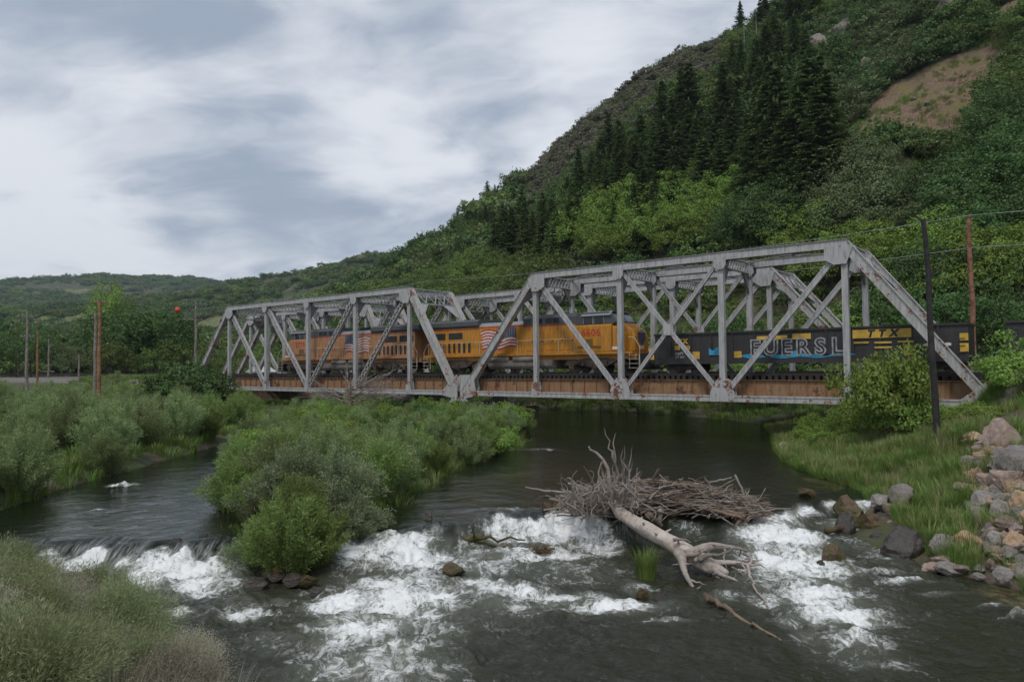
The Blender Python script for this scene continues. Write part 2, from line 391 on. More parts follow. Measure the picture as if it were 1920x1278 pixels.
def mat_hill():
    m, T = newmat('mountain_slope_earth_and_grass'); out = T.n('ShaderNodeOutputMaterial'); b = T.n('ShaderNodeBsdfPrincipled')
    tc = T.n('ShaderNodeTexCoord').outputs['Object']
    a = T.noise(tc, .035, 5, .6); c2 = T.noise(tc, .25, 6, .65); c3 = T.noise(tc, 2.2, 5, .6)
    gr = T.mix(c2, (.028, .046, .016), (.075, .095, .032))
    ea = T.mix(c3, (.075, .058, .038), (.17, .13, .09))
    c = T.mix(T.sstep(T.math('ADD', T.math('MULTIPLY', a, .6), T.math('MULTIPLY', c2, .4)), .5, .62), gr, ea)
    sc = T.n('ShaderNodeAttribute', attribute_name='scree').outputs['Fac']
    scc = T.mix(T.sstep(c3, .35, .7), (.13, .08, .055), (.26, .175, .125))
    scc = T.mix(T.sstep(c2, .45, .6), scc, (.17, .14, .06))
    c = T.mix(sc, c, scc)
    fd = T.n('ShaderNodeAttribute', attribute_name='field').outputs['Fac']
    c = T.mix(fd, c, T.mix(T.sstep(c2, .35, .65), (.085, .12, .035), (.19, .19, .075)))
    T.l(c, b.inputs['Base Color']); b.inputs['Roughness'].default_value = 1.0
    bp = T.n('ShaderNodeBump'); bp.inputs['Strength'].default_value = .7; bp.inputs['Distance'].default_value = 1.0
    T.l(T.math('ADD', c2, T.math('MULTIPLY', c3, .35)), bp.inputs['Height']); T.l(bp.outputs[0], b.inputs['Normal'])
    T.l(b.outputs[0], out.inputs[0]); return m
def grid_mesh(name, X, Y, Z, mat, attrs=None, smooth=True):
    nr, nc = X.shape; V = np.stack([X, Y, Z], -1).reshape(-1, 3)
    i = np.arange(nr * nc).reshape(nr, nc)
    Fq = np.stack([i[:-1, :-1], i[:-1, 1:], i[1:, 1:], i[1:, :-1]], -1).reshape(-1, 4)
    me = np_mesh(name, V, Fq, mat, smooth)
    for k, a in (attrs or {}).items():
        at_ = me.attributes.new(k, 'FLOAT', 'POINT'); at_.data.foreach_set('value', np.ascontiguousarray(a, np.float32).ravel())
    return me
SCREE = []                                   # centres and sizes of the bare slides on the slope
for px, py, rad in ((1640, 240, 11), (1690, 215, 11), (1740, 200, 12), (1780, 185, 11), (1800, 165, 8), (1745, 245, 8), (1700, 255, 7), (1600, 262, 6), (1740, 380, 6), (1715, 330, 5),
                    (1905, 20, 6), (1385, 300, 4), (1700, 400, 5)):
    h_ = march(px, py, 70)
    if h_ is not None: SCREE.append((h_.x, h_.y, rad))
FIELDS = []
for px, py, rx, ry in ((140, 605, 70, 60), (60, 640, 60, 25), (400, 612, 45, 60), (180, 630, 60, 22), (560, 512, 60, 60), (30, 560, 60, 70), (145, 545, 25, 40), (170, 660, 25, 10)):
    h_ = march(px, py, 130)
    if h_ is not None: FIELDS.append((h_.x, h_.y, rx * math.hypot(h_.x, h_.y) / F_PX, ry))
def scree_at(x, y):
    s = np.zeros(np.shape(x))
    for a, b, r in SCREE: s = np.maximum(s, 1 - np.hypot(x - a, y - b) / (r * 1.15))
    return sstep(s + (fbm(x * .12, y * .12, 4, 77) - .5) * .9, .15, .4)
def field_at(x, y):
    s = np.zeros(np.shape(x))
    for a, b, r, q in FIELDS:
        rr = math.hypot(a, b); tx, ty = b / rr, -a / rr
        s = np.maximum(s, 1.3 - np.hypot(((x - a) * tx + (y - b) * ty) / r, ((x - a) * a / rr + (y - b) * b / rr) / q))
    return sstep(s + (fbm(x * .03, y * .03, 4, 78) - .5) * .8, .25, .5)
def build_ground():
    xs = np.linspace(-95, 60, 470); ys = np.linspace(-6, 128, 420); X, Y = np.meshgrid(xs, ys)
    Z = height(X, Y); U, Wd = to_bridge(X, Y)
    bare = ((np.abs(U + 5.93 * P - 3) < 5) & (Wd > -8) & (Wd < 20)).astype(float)
    steep = sstep(X - .15 * Y, 6, 12) * sstep(-Y, -34, -28) * (poly_sd(X, Y, RIGHT_BANK) > -1)
    bare = np.maximum(bare, steep * .12)
    bal = ((np.abs(Wd - 6.3) < 10.5) & (Z > BZ + .6)).astype(float)
    me = grid_mesh('ground', X, Y, Z, mat_ground(), dict(bare=bare, ballast=bal))
    tag(link_mesh('ground', me), kind='structure')
    az = np.radians(np.concatenate([np.linspace(-75, -40, 50), np.linspace(-39.8, 42, 760), np.linspace(42.3, 75, 50)]))
    rr = np.concatenate([np.linspace(58, 130, 60), 130.5 * (3200 / 130.5) ** np.linspace(0, 1, 330)])
    A, RR = np.meshgrid(az, rr); X = RR * np.sin(A); Y = RR * np.cos(A); Z = height(X, Y)
    inside = (X > -92) & (X < 57) & (Y < 125)
    Z = np.where(inside, Z - .35, Z)
    me = grid_mesh('hills', X, Y, Z, mat_hill(), dict(scree=scree_at(X, Y), field=field_at(X, Y)))
    tag(link_mesh('hills', me), kind='structure')
build_ground()

# ------------------------------------------------------------------ river
CREST = [(-40, at(60, 1012, UP).y)] + [tuple(at(a, b, UP).xy) for a, b in
         ((60, 1012), (190, 1016), (300, 1014), (400, 1006), (520, 1000), (640, 1006), (700, 1003), (745, 995), (800, 984), (880, 975), (960, 962), (1040, 960), (1105, 962), (1180, 972), (1260, 972),
          (1340, 968), (1420, 962), (1470, 950), (1530, 938), (1600, 936), (1690, 940), (1760, 950))] + [(40, at(1760, 950, UP).y)]
CREST = np.array(sorted(CREST))
def blob(px, py, rx, ry, s, z=0.1):
    c = at(px, py, z); r = c.y; return (c.x, c.y, rx * r / F_PX, ry * r * r / (F_PX * (CZ - z)), s)
FOAM = [blob(*a) for a in (
    (230, 1056, 150, 13, 1.15), (340, 1068, 120, 20, 1.1), (380, 1095, 90, 16, .8), (290, 1090, 70, 20, .8), (410, 1060, 50, 11, .8), (345, 1098, 45, 22, .7), (340, 1145, 30, 10, .9), (460, 1145, 55, 10, .8), (520, 1120, 40, 8, .5), (500, 1185, 50, 14, .45), (590, 1150, 35, 12, .5),
    (690, 1050, 60, 22, .9), (740, 1028, 75, 18, 1.1), (830, 1005, 55, 16, 1.05), (770, 1050, 110, 20, 1.0), (720, 1095, 80, 22, .9), (640, 1125, 70, 22, 1.0), (760, 1120, 110, 26, .95), (690, 1170, 110, 34, .95), (800, 1150, 50, 24, .7), (740, 1215, 90, 30, .7), (650, 1235, 80, 22, .5),
    (900, 992, 60, 12, 1.1), (970, 990, 90, 13, 1.2), (1060, 1000, 90, 17, 1.15), (1120, 1018, 50, 16, .8), (1010, 1035, 110, 15, .8), (900, 1090, 70, 13, .85), (960, 1105, 80, 15, .85), (1060, 1115, 90, 12, .75), (1150, 1130, 100, 12, .85), (1240, 1155, 60, 9, .6), (880, 1130, 60, 14, .5), (960, 1010, 60, 8, .8),
    (1190, 1095, 40, 16, .45), (1300, 1010, 50, 14, .4), (1240, 1000, 60, 9, .35),
    (1440, 990, 60, 14, 1.1), (1460, 1020, 80, 24, 1.15), (1490, 1060, 100, 24, 1.05), (1430, 1050, 50, 20, .8), (1530, 1110, 90, 24, .9), (1440, 1120, 50, 16, .6), (1570, 1150, 90, 22, .9), (1600, 1195, 70, 20, .7), (1530, 1190, 50, 18, .5), (1480, 1160, 40, 14, .5), (1620, 1235, 60, 16, .45),
    (1530, 965, 60, 9, 1.0), (1610, 972, 60, 9, .8), (1670, 985, 30, 12, .7), (1700, 1085, 60, 5, .7), (1640, 1070, 70, 6, .6), (1580, 1000, 50, 10, .6), (1650, 1030, 40, 10, .5), (1760, 1105, 60, 4, .4), (1860, 1132, 40, 2.0, .55), (1915, 1152, 40, 2.2, .75), (1360, 1110, 40, 14, .45))]
FOAM += [blob(*a) for a in ((760, 1110, 210, 70, .62), (900, 1040, 200, 45, .5), (1060, 1060, 160, 40, .42), (1500, 1090, 130, 75, .6), (330, 1075, 150, 30, .65), (960, 1125, 230, 28, .5), (560, 1190, 120, 30, .4), (1600, 1210, 110, 50, .4), (700, 1250, 170, 50, .68), (640, 1200, 80, 40, .6), (820, 1180, 80, 40, .5), (900, 1060, 90, 14, .6), (1640, 1030, 80, 40, .42), (450, 1130, 80, 30, .4))]
FOAM += [blob(*a, z=UP) for a in ((232, 908, 28, 3.5, .75), (60, 920, 60, 6, .3), (190, 955, 18, 2, .6), (1010, 842, 50, 3, .4), (1015, 765, 40, 2, .4), (950, 955, 60, 4, .5))]
def river_fields(X, Y):
    g = np.interp(X, CREST[:, 0], CREST[:, 1]) + (fbm(X * .9, X * 0, 4, 3, .65) - .5) * 1.7 + (fbm(X * .7, Y * .7, 3, 33) - .5) * .8
    d = g - Y                                       # + below the weir
    long_ = sstep(X, 5.5, 8.5) * 4.5 + .2 + 2.2 * sstep(-np.abs(X + 4.5), -2.5, -.5)
    drop = .42 * sstep(d, -.35, .65) + .58 * sstep(d, .1, 1.1 + long_)
    lvl = UP + (DN - UP) * drop
    m = np.zeros(X.shape)
    for cx, cy, rx, ry, s in FOAM:
        m = np.maximum(m, s * np.exp(-(((X - cx) / rx) ** 2 + ((Y - cy) / ry) ** 2) * .75))
    m = np.where(Y < 27, m * np.where(m > 0, sstep(d + (fbm(X * 1.6, Y * .4, 3, 71) - .5) * 1.1 + .35 * sstep(X, -6.5, -5), .05, .75), 0), m) + np.where((d < -1.0) , m * 0, 0)
    for cx, cy, rx, ry, s in FOAM[-6:]: m = np.maximum(m, s * np.exp(-(((X - cx) / rx) ** 2 + ((Y - cy) / ry) ** 2) * .75))
    lip = np.exp(-((d - .40) / .38) ** 2) * sstep(fbm(X * 1.7, Y * .5, 4, 8, .6), .40, .6) * (.35 * (1 - np.exp(-((X - 5.2) / 2.0) ** 4)) + .65 * sstep(-np.abs(X - .6), -3.2, -1.5) + .5 * sstep(X, 6.5, 9))
    return d, lvl, m, lip
def build_water():
    pys = np.concatenate([np.linspace(744, 930, 170), np.linspace(931, 1330, 330), np.linspace(1334, 2600, 40)])
    pxs = np.concatenate([np.linspace(-1500, -60, 90), np.linspace(-57, 1977, 900), np.linspace(1990, 3400, 70)])
    PX, PY = np.meshgrid((pxs - 960) / F_PX, pys)
    Y = CZ * F_PX / (PY - 684.0); X = PX * Y
    d, lvl, m, lip = river_fields(X, Y)
    # wave relief: long swells upstream, broken water below the weir
    w1 = fbm(X * 1.1 + 2 * fbm(X * .7, Y * .7, 2, 41), Y * 1.5, 4, 11) - .5
    rid = 1 - np.abs(2 * fbm(X * 1.9 + 1.5 * w1, Y * 2.6, 4, 12) - 1)
    below = sstep(d, 0, 1.5) * sstep(-d, -22, -6)
    r2_ = 1 - np.abs(2 * fbm(X * 4.6 + 2.2 * w1, Y * 4.2, 3, 14) - 1)
    Z = lvl + w1 * .035 + below * w1 * .14 + m * (w1 * .50 + (rid - .6) * .26 + (r2_ - .6) * .10 + .04) + below * (rid - .7) * .06
    Z = np.where(d < 0, Z - .02, Z)
    foam = np.clip(np.maximum(m, lip), 0, 1.3)
    sh_ = sstep(poly_sd(X, Y, shore([(1800, 1108, DN), (1880, 1092, DN), (1990, 1085, DN), (1990, 1175, DN), (1925, 1150, DN), (1860, 1128, DN)])) + (fbm(X * 3, Y * 3, 3, 51) - .5) * .5, -.05, .35)
    sh_ = np.maximum(sh_, .8 * sstep(poly_sd(X, Y, shore([(1475, 868, UP), (1500, 884, UP), (1600, 915, UP), (1560, 918, UP), (1500, 900, UP)])) + (fbm(X * 2, Y * 2, 3, 52) - .5) * 1.2, -.1, .5))
    sh_ = np.maximum(sh_, .35 * np.exp(-(((Y - at(900, 895, UP).y - (X - at(900, 895, UP).x) * .55) / .7) ** 2)) * sstep(-np.abs(X - at(890, 895, UP).x), -5, -2) * (d < -1))
    me = grid_mesh('river_water', X, Y, Z, mat_water(), dict(foam=foam, fall=lip * 1.0, below=below, shoal=sh_))
    tag(link_mesh('water', me), kind='structure')
def mat_water():
    m, T = newmat('river_water'); out = T.n('ShaderNodeOutputMaterial')
    tc = T.n('ShaderNodeTexCoord').outputs['Object']
    foam = T.n('ShaderNodeAttribute', attribute_name='foam').outputs['Fac']; fall = T.n('ShaderNodeAttribute', attribute_name='fall').outputs['Fac']
    below = T.n('ShaderNodeAttribute', attribute_name='below').outputs['Fac']
    def warp(scale, amt, src):
        w_ = T.noise(src, scale, 3, .55, out=1); sub = T.n('ShaderNodeVectorMath', operation='SUBTRACT'); T.l(w_, sub.inputs[0]); sub.inputs[1].default_value = (.5, .5, .5)
        wv = T.n('ShaderNodeVectorMath', operation='MULTIPLY_ADD'); T.l(sub.outputs[0], wv.inputs[0]); wv.inputs[1].default_value = (amt, amt, 0); T.l(src, wv.inputs[2]); return wv.outputs[0]
    wc = warp(.8, 1.6, tc); wc2 = warp(2.6, .45, wc)
    def ridged(vec, scale, sx, sy, det=5, loc=(0, 0, 0), k=3.0, rot=0):
        n = T.noise(T.mapping(vec, scale=(sx, sy, 1), loc=loc, rot=(0, 0, rot)), scale, det, .6)
        return T.math('SUBTRACT', 1.0, T.math('MULTIPLY', T.math('ABSOLUTE', T.math('SUBTRACT', n, .5)), k))
    # threads of foam drawn out by the current: three sizes of ridged noise
    r1 = ridged(wc, 1.1, 1.0, .75, 6, k=3.6); r2 = ridged(wc2, 3.0, 1.0, .62, 6, (4, 9, 0), 3.4, .3); r3 = ridged(wc2, 8.0, 1.1, .5, 4, (1, 5, 0), 3.0, -.25)
    soft = T.noise(T.mapping(wc, scale=(1.2, .8, 1)), 1.3, 5, .6)
    pat = T.math('ADD', T.math('ADD', T.math('MULTIPLY', r1, .22), T.math('MULTIPLY', r2, .27)), T.math('ADD', T.math('MULTIPLY', r3, .30), T.math('MULTIPLY', soft, .50)))
    k = T.math('ADD', T.math('MULTIPLY', T.math('MINIMUM', foam, 1.15), .50), T.math('SUBTRACT', pat, 1.06))
    f = T.math('MULTIPLY', T.sstep(k, .03, .34), .97)
    strk = T.noise(T.mapping(tc, scale=(7, .8, .5)), 3, 4, .6)
    f = T.math('MAXIMUM', f, T.math('MULTIPLY', fall, T.sstep(strk, .42, .62, 0, .8)))
    w = T.n('ShaderNodeBsdfPrincipled'); w.inputs['IOR'].default_value = 1.33; w.inputs['Roughness'].default_value = .07
    deep = T.mix(T.noise(tc, .25, 3, .5), (.005, .008, .005), (.014, .018, .009))
    deep = T.mix(T.math('MULTIPLY', below, .8), deep, (.034, .036, .020))
    deep = T.mix(T.sstep(foam, .1, .95, 0, .9), deep, (.20, .215, .17))      # air and silt carried under the rapids
    bed = T.mix(T.sstep(T.noise(tc, 5, 5, .65), .35, .65), (.035, .032, .012), (.13, .11, .055))
    deep = T.mix(T.math('MULTIPLY', T.n('ShaderNodeAttribute', attribute_name='shoal').outputs['Fac'], .85), deep, bed)
    T.l(deep, w.inputs['Base Color'])
    b1 = T.noise(T.mapping(wc, scale=(.8, 1.7, 1)), 1.6, 5, .62); b2 = T.noise(T.mapping(wc2, scale=(1, 1.8, 1)), 6, 4, .6)
    hgt = T.math('ADD', b1, T.math('MULTIPLY', b2, .30))
    bp = T.n('ShaderNodeBump'); T.l(T.math('ADD', .30, T.math('MULTIPLY', below, .70)), bp.inputs['Strength']); bp.inputs['Distance'].default_value = .11
    T.l(hgt, bp.inputs['Height']); T.l(bp.outputs[0], w.inputs['Normal'])
    fo = T.n('ShaderNodeBsdfPrincipled'); fo.inputs['Base Color'].default_value = (.86, .87, .86, 1); fo.inputs['Roughness'].default_value = .6
    fo.inputs['Specular IOR Level'].default_value = .2
    bp2 = T.n('ShaderNodeBump'); bp2.inputs['Strength'].default_value = .55; bp2.inputs['Distance'].default_value = .12
    T.l(pat, bp2.inputs['Height']); T.l(bp2.outputs[0], fo.inputs['Normal'])
    mx = T.n('ShaderNodeMixShader'); T.l(f, mx.inputs[0]); T.l(w.outputs[0], mx.inputs[1]); T.l(fo.outputs[0], mx.inputs[2])
    T.l(mx.outputs[0], out.inputs[0]); return m
build_water()

# ------------------------------------------------------------------ foliage builders
def leaf_quads(C, D, Nn, L, Wd):
    """diamond leaves: centre C, long axis D, face normal roughly Nn"""
    D = D / (np.linalg.norm(D, axis=1, keepdims=True) + 1e-9); S = np.cross(D, Nn); S /= (np.linalg.norm(S, axis=1, keepdims=True) + 1e-9)
    L = np.asarray(L).reshape(-1, 1); Wd = np.asarray(Wd).reshape(-1, 1)
    V = np.stack([C - D * L / 2, C + S * Wd / 2, C + D * L / 2, C - S * Wd / 2], 1).reshape(-1, 3)
    return V, np.arange(len(V)).reshape(-1, 4)
def rnd_unit(rg, n):
    v = rg.normal(size=(n, 3)); return v / np.linalg.norm(v, axis=1, keepdims=True)
def crown_mesh(name, seed, h, rad, base, nclump, per, L, mat, wid=.7, zstretch=1.0, csize=.33, up=.4, lean=.0):
    """clumps of small leaves spread unevenly over and through an irregular crown"""
    rg = np.random.default_rng(seed); Vs = []
    n = nclump; u = rnd_unit(rg, n); u[:, 2] = np.abs(u[:, 2]) * 1.25 - .35; u /= np.linalg.norm(u, axis=1, keepdims=True)
    lob = 1 + .30 * np.sin(u[:, 0] * 3.1 + seed) * np.cos(u[:, 1] * 2.7 + seed * 2) + .18 * rg.normal(size=n)
    rr = rg.uniform(.45, 1.0, n) ** .5 * lob
    cz = (h + base) / 2; hz_ = (h - base) / 2
    ctr = np.stack([u[:, 0] * rr * rad + lean * u[:, 2], u[:, 1] * rr * rad, cz + u[:, 2] * rr * hz_ * zstretch], 1)
    cs = rad * csize * rg.uniform(.6, 1.35, n)
    idx = np.repeat(np.arange(n), per); m = len(idx)
    o = rnd_unit(rg, m); o[:, 2] *= .7; r2 = rg.uniform(.3, 1, m) ** .5
    C = ctr[idx] + o * (cs[idx] * r2)[:, None]
    D = rnd_unit(rg, m) * .9 + o * .7; D[:, 2] -= .25
    Nn = o * .75 + u[idx] * .7 + rnd_unit(rg, m) * .5; Nn[:, 2] += up
    LL = L * rg.uniform(.6, 1.4, m)
    V, Fq = leaf_quads(C, D, Nn, LL, LL * wid * rg.uniform(.6, 1.1, m))
    return np_mesh(name, V, Fq, mat), ctr
def trunk_mesh(name, seed, h, base, rad_t, ctr, mat, nl=7):
    rg = random.Random(seed); mb = MB()
    pts = []; x = y = 0
    for i in range(6):
        z = h * .8 * i / 5; pts.append((x, y, z - .15)); x += rg.uniform(-.05, .05) * h * .4; y += rg.uniform(-.05, .05) * h * .4
    mb.tube(pts, [rad_t * (1 - i / 6.5) for i in range(6)], 7)
    for k in range(min(nl, len(ctr))):
        c = Vector(ctr[k * len(ctr) // nl]); zb = min(max(base * .8, c.z * .45), h * .6); i = zb / (h * .8) * 5; j = int(i)
        p0 = Vector(pts[j]).lerp(Vector(pts[min(j + 1, 5)]), i - j); mid = p0.lerp(c, .5) + Vector((0, 0, -.04 * h))
        mb.tube([p0, mid, c], [rad_t * .45, rad_t * .3, rad_t * .1], 5, cap=False)
    return np_mesh(name, mb.v, mb.f, mat)
def conifer_mesh(name, seed, h, rad, mat, tiers=26, L=.75, bare=.1):
    rg = np.random.default_rng(seed); C = []; D = []; Nn = []; LL = []
    for t in range(tiers):
        f = (t + rg.uniform(-.3, .3)) / tiers; f = min(max(f, 0), .985); z = h * (bare + (1 - bare) * f)
        rr = rad * ((1 - f) ** (.85 if seed % 2 else .62)) * rg.uniform(.62, 1.2) + .12
        nb = int(7 + 8 * (1 - f))
        for b in range(nb):
            a = rg.uniform(0, 2 * math.pi); ln = rr * rg.uniform(.6, 1.1); ns = max(3, int(ln / (L * .26)))
            s = (np.arange(ns) + .6) / ns; dr = -.22 * ln * s ** 1.2 + .10 * ln * s ** 3
            base = np.stack([np.cos(a) * ln * s, np.sin(a) * ln * s, z + dr], 1)
            for side in (-1, 0, 1):
                aa = a + side * .85 + rg.uniform(-.2, .2, ns)
                C.append(base + rg.normal(scale=.05, size=(ns, 3)) + np.stack([np.cos(aa), np.sin(aa), -.25 * np.ones(ns)], 1) * L * .22)
                D.append(np.stack([np.cos(aa), np.sin(aa), rg.uniform(-.7, .05, ns)], 1)); Nn.append(np.stack([rg.normal(scale=.45, size=ns), rg.normal(scale=.45, size=ns), np.ones(ns)], 1))
                LL.append(L * rg.uniform(.55, 1.15, ns) * (1 - .35 * s))
    C = np.concatenate(C); D = np.concatenate(D); Nn = np.concatenate(Nn); LL = np.concatenate(LL)
    C = np.concatenate([C, [[0, 0, h]]]); D = np.concatenate([D, [[0, 0, 1]]]); Nn = np.concatenate([Nn, [[1, 0, 0]]]); LL = np.append(LL, L * 1.2)
    V, Fq = leaf_quads(C, D, Nn, LL, LL * .42); return np_mesh(name, V, Fq, mat)
def shrub_meshes(name, seed, h, rad, nst, per, L, wid, mat, arch=.5, stem_r=.012, upright=.0):
    """many arching stems from one base with narrow leaves along them"""
    rg = np.random.default_rng(seed); mb = MB(); C = []; D = []; Nn = []
    for s in range(nst):
        a = rg.uniform(0, 2 * math.pi); q = rg.uniform(0, 1) ** .6; out = rad * q; hh = h * (1 - .45 * q ** 2) * rg.uniform(.78, 1.12)
        b = Vector((math.cos(a) * out * .28, math.sin(a) * out * .28, -.1)); tt = np.linspace(0, 1, 7)
        bend = a + rg.uniform(-.5, .5)
        px = b.x + (math.cos(bend) * out * .72) * tt ** (1.3 + upright); py = b.y + (math.sin(bend) * out * .72) * tt ** (1.3 + upright); pz = hh * (tt - arch * .30 * q * tt ** 3)
        pts = np.stack([px, py, pz], 1)
        if s % 3 == 0: mb.tube([tuple(p) for p in pts[:6]], [stem_r * (1.3 - k * .2) for k in range(6)], 4, cap=False)
        t = rg.uniform(.12, 1, per) ** .75 * 6; i = np.minimum(t.astype(int), 5); f = (t - i)[:, None]
        p = pts[i] * (1 - f) + pts[i + 1] * f; tan = pts[i + 1] - pts[i]; tan /= np.linalg.norm(tan, axis=1, keepdims=True)
        o = rnd_unit(rg, per); spread = .055 * rad + .05
        C.append(p + o * rg.uniform(.2, 1, per)[:, None] * spread * 1.6); D.append(tan * .8 + o * .9); Nn.append(rnd_unit(rg, per) + np.array([0, 0, .5]))
    C = np.concatenate(C); D = np.concatenate(D); Nn = np.concatenate(Nn); LL = L * rg.uniform(.6, 1.3, len(C))
    V, Fq = leaf_quads(C, D, Nn, LL, LL * wid)
    return np_mesh(name + '_foliage', V, Fq, mat), np_mesh(name + '_stems', mb.v, mb.f, BARK)

L_WIL = mat_leaf('willow_leaf', (.185, .260, .095), (.33, .395, .18), cl=1.2)
L_WIL_G = mat_leaf('fresh_willow_leaf', (.150, .235, .060), (.28, .365, .115), cl=1.2, dry=((.40, .31, .16), .98))
L_GREY = mat_leaf('silver_grey_leaf', (.17, .22, .11), (.31, .35, .20), cl=1.5)
L_OAK = mat_leaf('oak_scrub_leaf', (.085, .140, .034), (.195, .250, .070))
L_ASH = mat_leaf('bright_green_leaf', (.140, .235, .035), (.280, .375, .085), cl=.9)
L_DARK = mat_leaf('dark_green_leaf', (.052, .108, .032), (.120, .195, .058))
L_BLUE = mat_leaf('dull_green_leaf', (.095, .135, .052), (.200, .240, .105))
L_FIR = mat_leaf('fir_needle', (.058, .098, .030), (.140, .190, .060), tr=.28)
L_SAGE = mat_leaf('sagebrush_leaf', (.30, .29, .205), (.50, .47, .365), cl=1.5, dry=((.34, .22, .15), .90))
L_DRYB = mat_leaf('bare_scrub_twig', (.135, .130, .090), (.27, .24, .18))
L_GRASS = mat_leaf('river_grass_blade', (.125, .215, .045), (.245, .350, .085), dry=((.42, .35, .17), .94))
L_GRASS_Y = mat_leaf('seeding_grass_blade', (0.209, 0.254, 0.090), (0.448, 0.404, 0.194))
L_RABB = mat_leaf('rabbitbrush_leaf', (.20, .26, .11), (.36, .40, .21), cl=1.5, dry=((.42, .33, .20), .96))
L_FLOWER = mat_leaf('yellow_flower_head', (.38, .34, .03), (.5, .42, .05))

def add_thing(name, parts, loc, rz=0, s=1.0, sz=None, label=None, cat=None, group=None):
    """an Empty at the base with one child per (part name, mesh)"""
    e = empty(name, loc, rz, label, cat, group); e.scale = (s, s, sz or s)
    for pn, me in parts: link_mesh(pn, me, e)
    return e
TEMPL = bpy.data.collections.new('scatter_sources')          # never linked to the scene: sources for the uncountable scrub and grass
def scatter(name, pts, scl, meshes, label, cat, seed=1, tilt=.1):
    """one object of stuff: sources instanced on points"""
    rg = np.random.default_rng(seed); n = len(pts)
    c = bpy.data.collections.new(name + '_sources')
    for k, me in enumerate(meshes):
        o = bpy.data.objects.new('%s_source_%d' % (name, k), me); c.objects.link(o)
    me = bpy.data.meshes.new(name); me.vertices.add(n); me.vertices.foreach_set('co', np.asarray(pts, np.float32).ravel())
    a = me.attributes.new('scl', 'FLOAT', 'POINT'); a.data.foreach_set('value', np.asarray(scl, np.float32))
    a = me.attributes.new('rot', 'FLOAT_VECTOR', 'POINT'); rv = np.stack([rg.uniform(-tilt, tilt, n), rg.uniform(-tilt, tilt, n), rg.uniform(0, 6.283, n)], 1); a.data.foreach_set('vector', rv.astype(np.float32).ravel())
    a = me.attributes.new('pick', 'INT', 'POINT'); a.data.foreach_set('value', rg.integers(0, len(meshes), n).astype(np.int32))
    o = link_mesh(name, me); tag(o, label, cat, kind='stuff')
    g = bpy.data.node_groups.new(name + '_nodes', 'GeometryNodeTree')
    g.interface.new_socket('Geometry', in_out='INPUT', socket_type='NodeSocketGeometry'); g.interface.new_socket('Geometry', in_out='OUTPUT', socket_type='NodeSocketGeometry')
    N = g.nodes; gi = N.new('NodeGroupInput'); go = N.new('NodeGroupOutput'); m2p = N.new('GeometryNodeMeshToPoints'); iop = N.new('GeometryNodeInstanceOnPoints'); ci = N.new('GeometryNodeCollectionInfo')
    ci.inputs['Collection'].default_value = c; ci.inputs['Separate Children'].default_value = True; ci.inputs['Reset Children'].default_value = True
    def na(nm, t):
        q = N.new('GeometryNodeInputNamedAttribute'); q.data_type = t; q.inputs['Name'].default_value = nm; return q.outputs['Attribute']
    L = g.links
    L.new(gi.outputs[0], m2p.inputs[0]); L.new(m2p.outputs[0], iop.inputs['Points']); L.new(ci.outputs[0], iop.inputs['Instance'])
    iop.inputs['Pick Instance'].default_value = True; L.new(na('pick', 'INT'), iop.inputs['Instance Index'])
    L.new(na('rot', 'FLOAT_VECTOR'), iop.inputs['Rotation']); L.new(na('scl', 'FLOAT'), iop.inputs['Scale']); L.new(iop.outputs[0], go.inputs[0])
    md = o.modifiers.new('scatter', 'NODES'); md.node_group = g
    return o

# ------------------------------------------------------------------ the truss bridges
HT = 1.291 * P                                # height over chords
def laced(mb, p0, p1, wd, th, y0, pitch=.34):
    """two flanges with zigzag lacing bars; wd in the truss plane, th across it"""
    p0 = Vector(p0); p1 = Vector(p1); d = (p1 - p0); Ln = d.length; d.normalize(); s = Vector((0, 1, 0)).cross(d).normalized()
    for k in (-1, 1):
        o = s * (wd / 2 - .035) * k; mb.beam(p0 + o, p1 + o, th, .07)
    n = max(2, int(Ln / pitch)); m = wd / 2 - .05
    for face in (-1, 1):
        yy = Vector((0, face * (th / 2 - .01), 0))
        for i in range(n):
            a = p0 + d * (Ln * i / n) + s * m * (1 if i % 2 else -1) + yy; b = p0 + d * (Ln * (i + 1) / n) + s * m * (-1 if i % 2 else 1) + yy
            mb.beam(a, b, .018, .065)
def riveted(mb, p0, p1, wd, th):
    """solid member: web with proud flange angles and a line of rivet heads"""
    p0 = Vector(p0); p1 = Vector(p1); d = (p1 - p0); d.normalize(); s = Vector((0, 1, 0)).cross(d).normalized()
    mb.beam(p0, p1, th - .04, wd - .02)
    for k in (-1, 1):
        o = s * (wd / 2 - .05) * k; mb.beam(p0 + o, p1 + o, th, .10)
def gusset(mb, x, z, poly, y, t=.03):
    mb.prism_xz([(x + a, z + b) for a, b in poly], y - t / 2, y + t / 2)
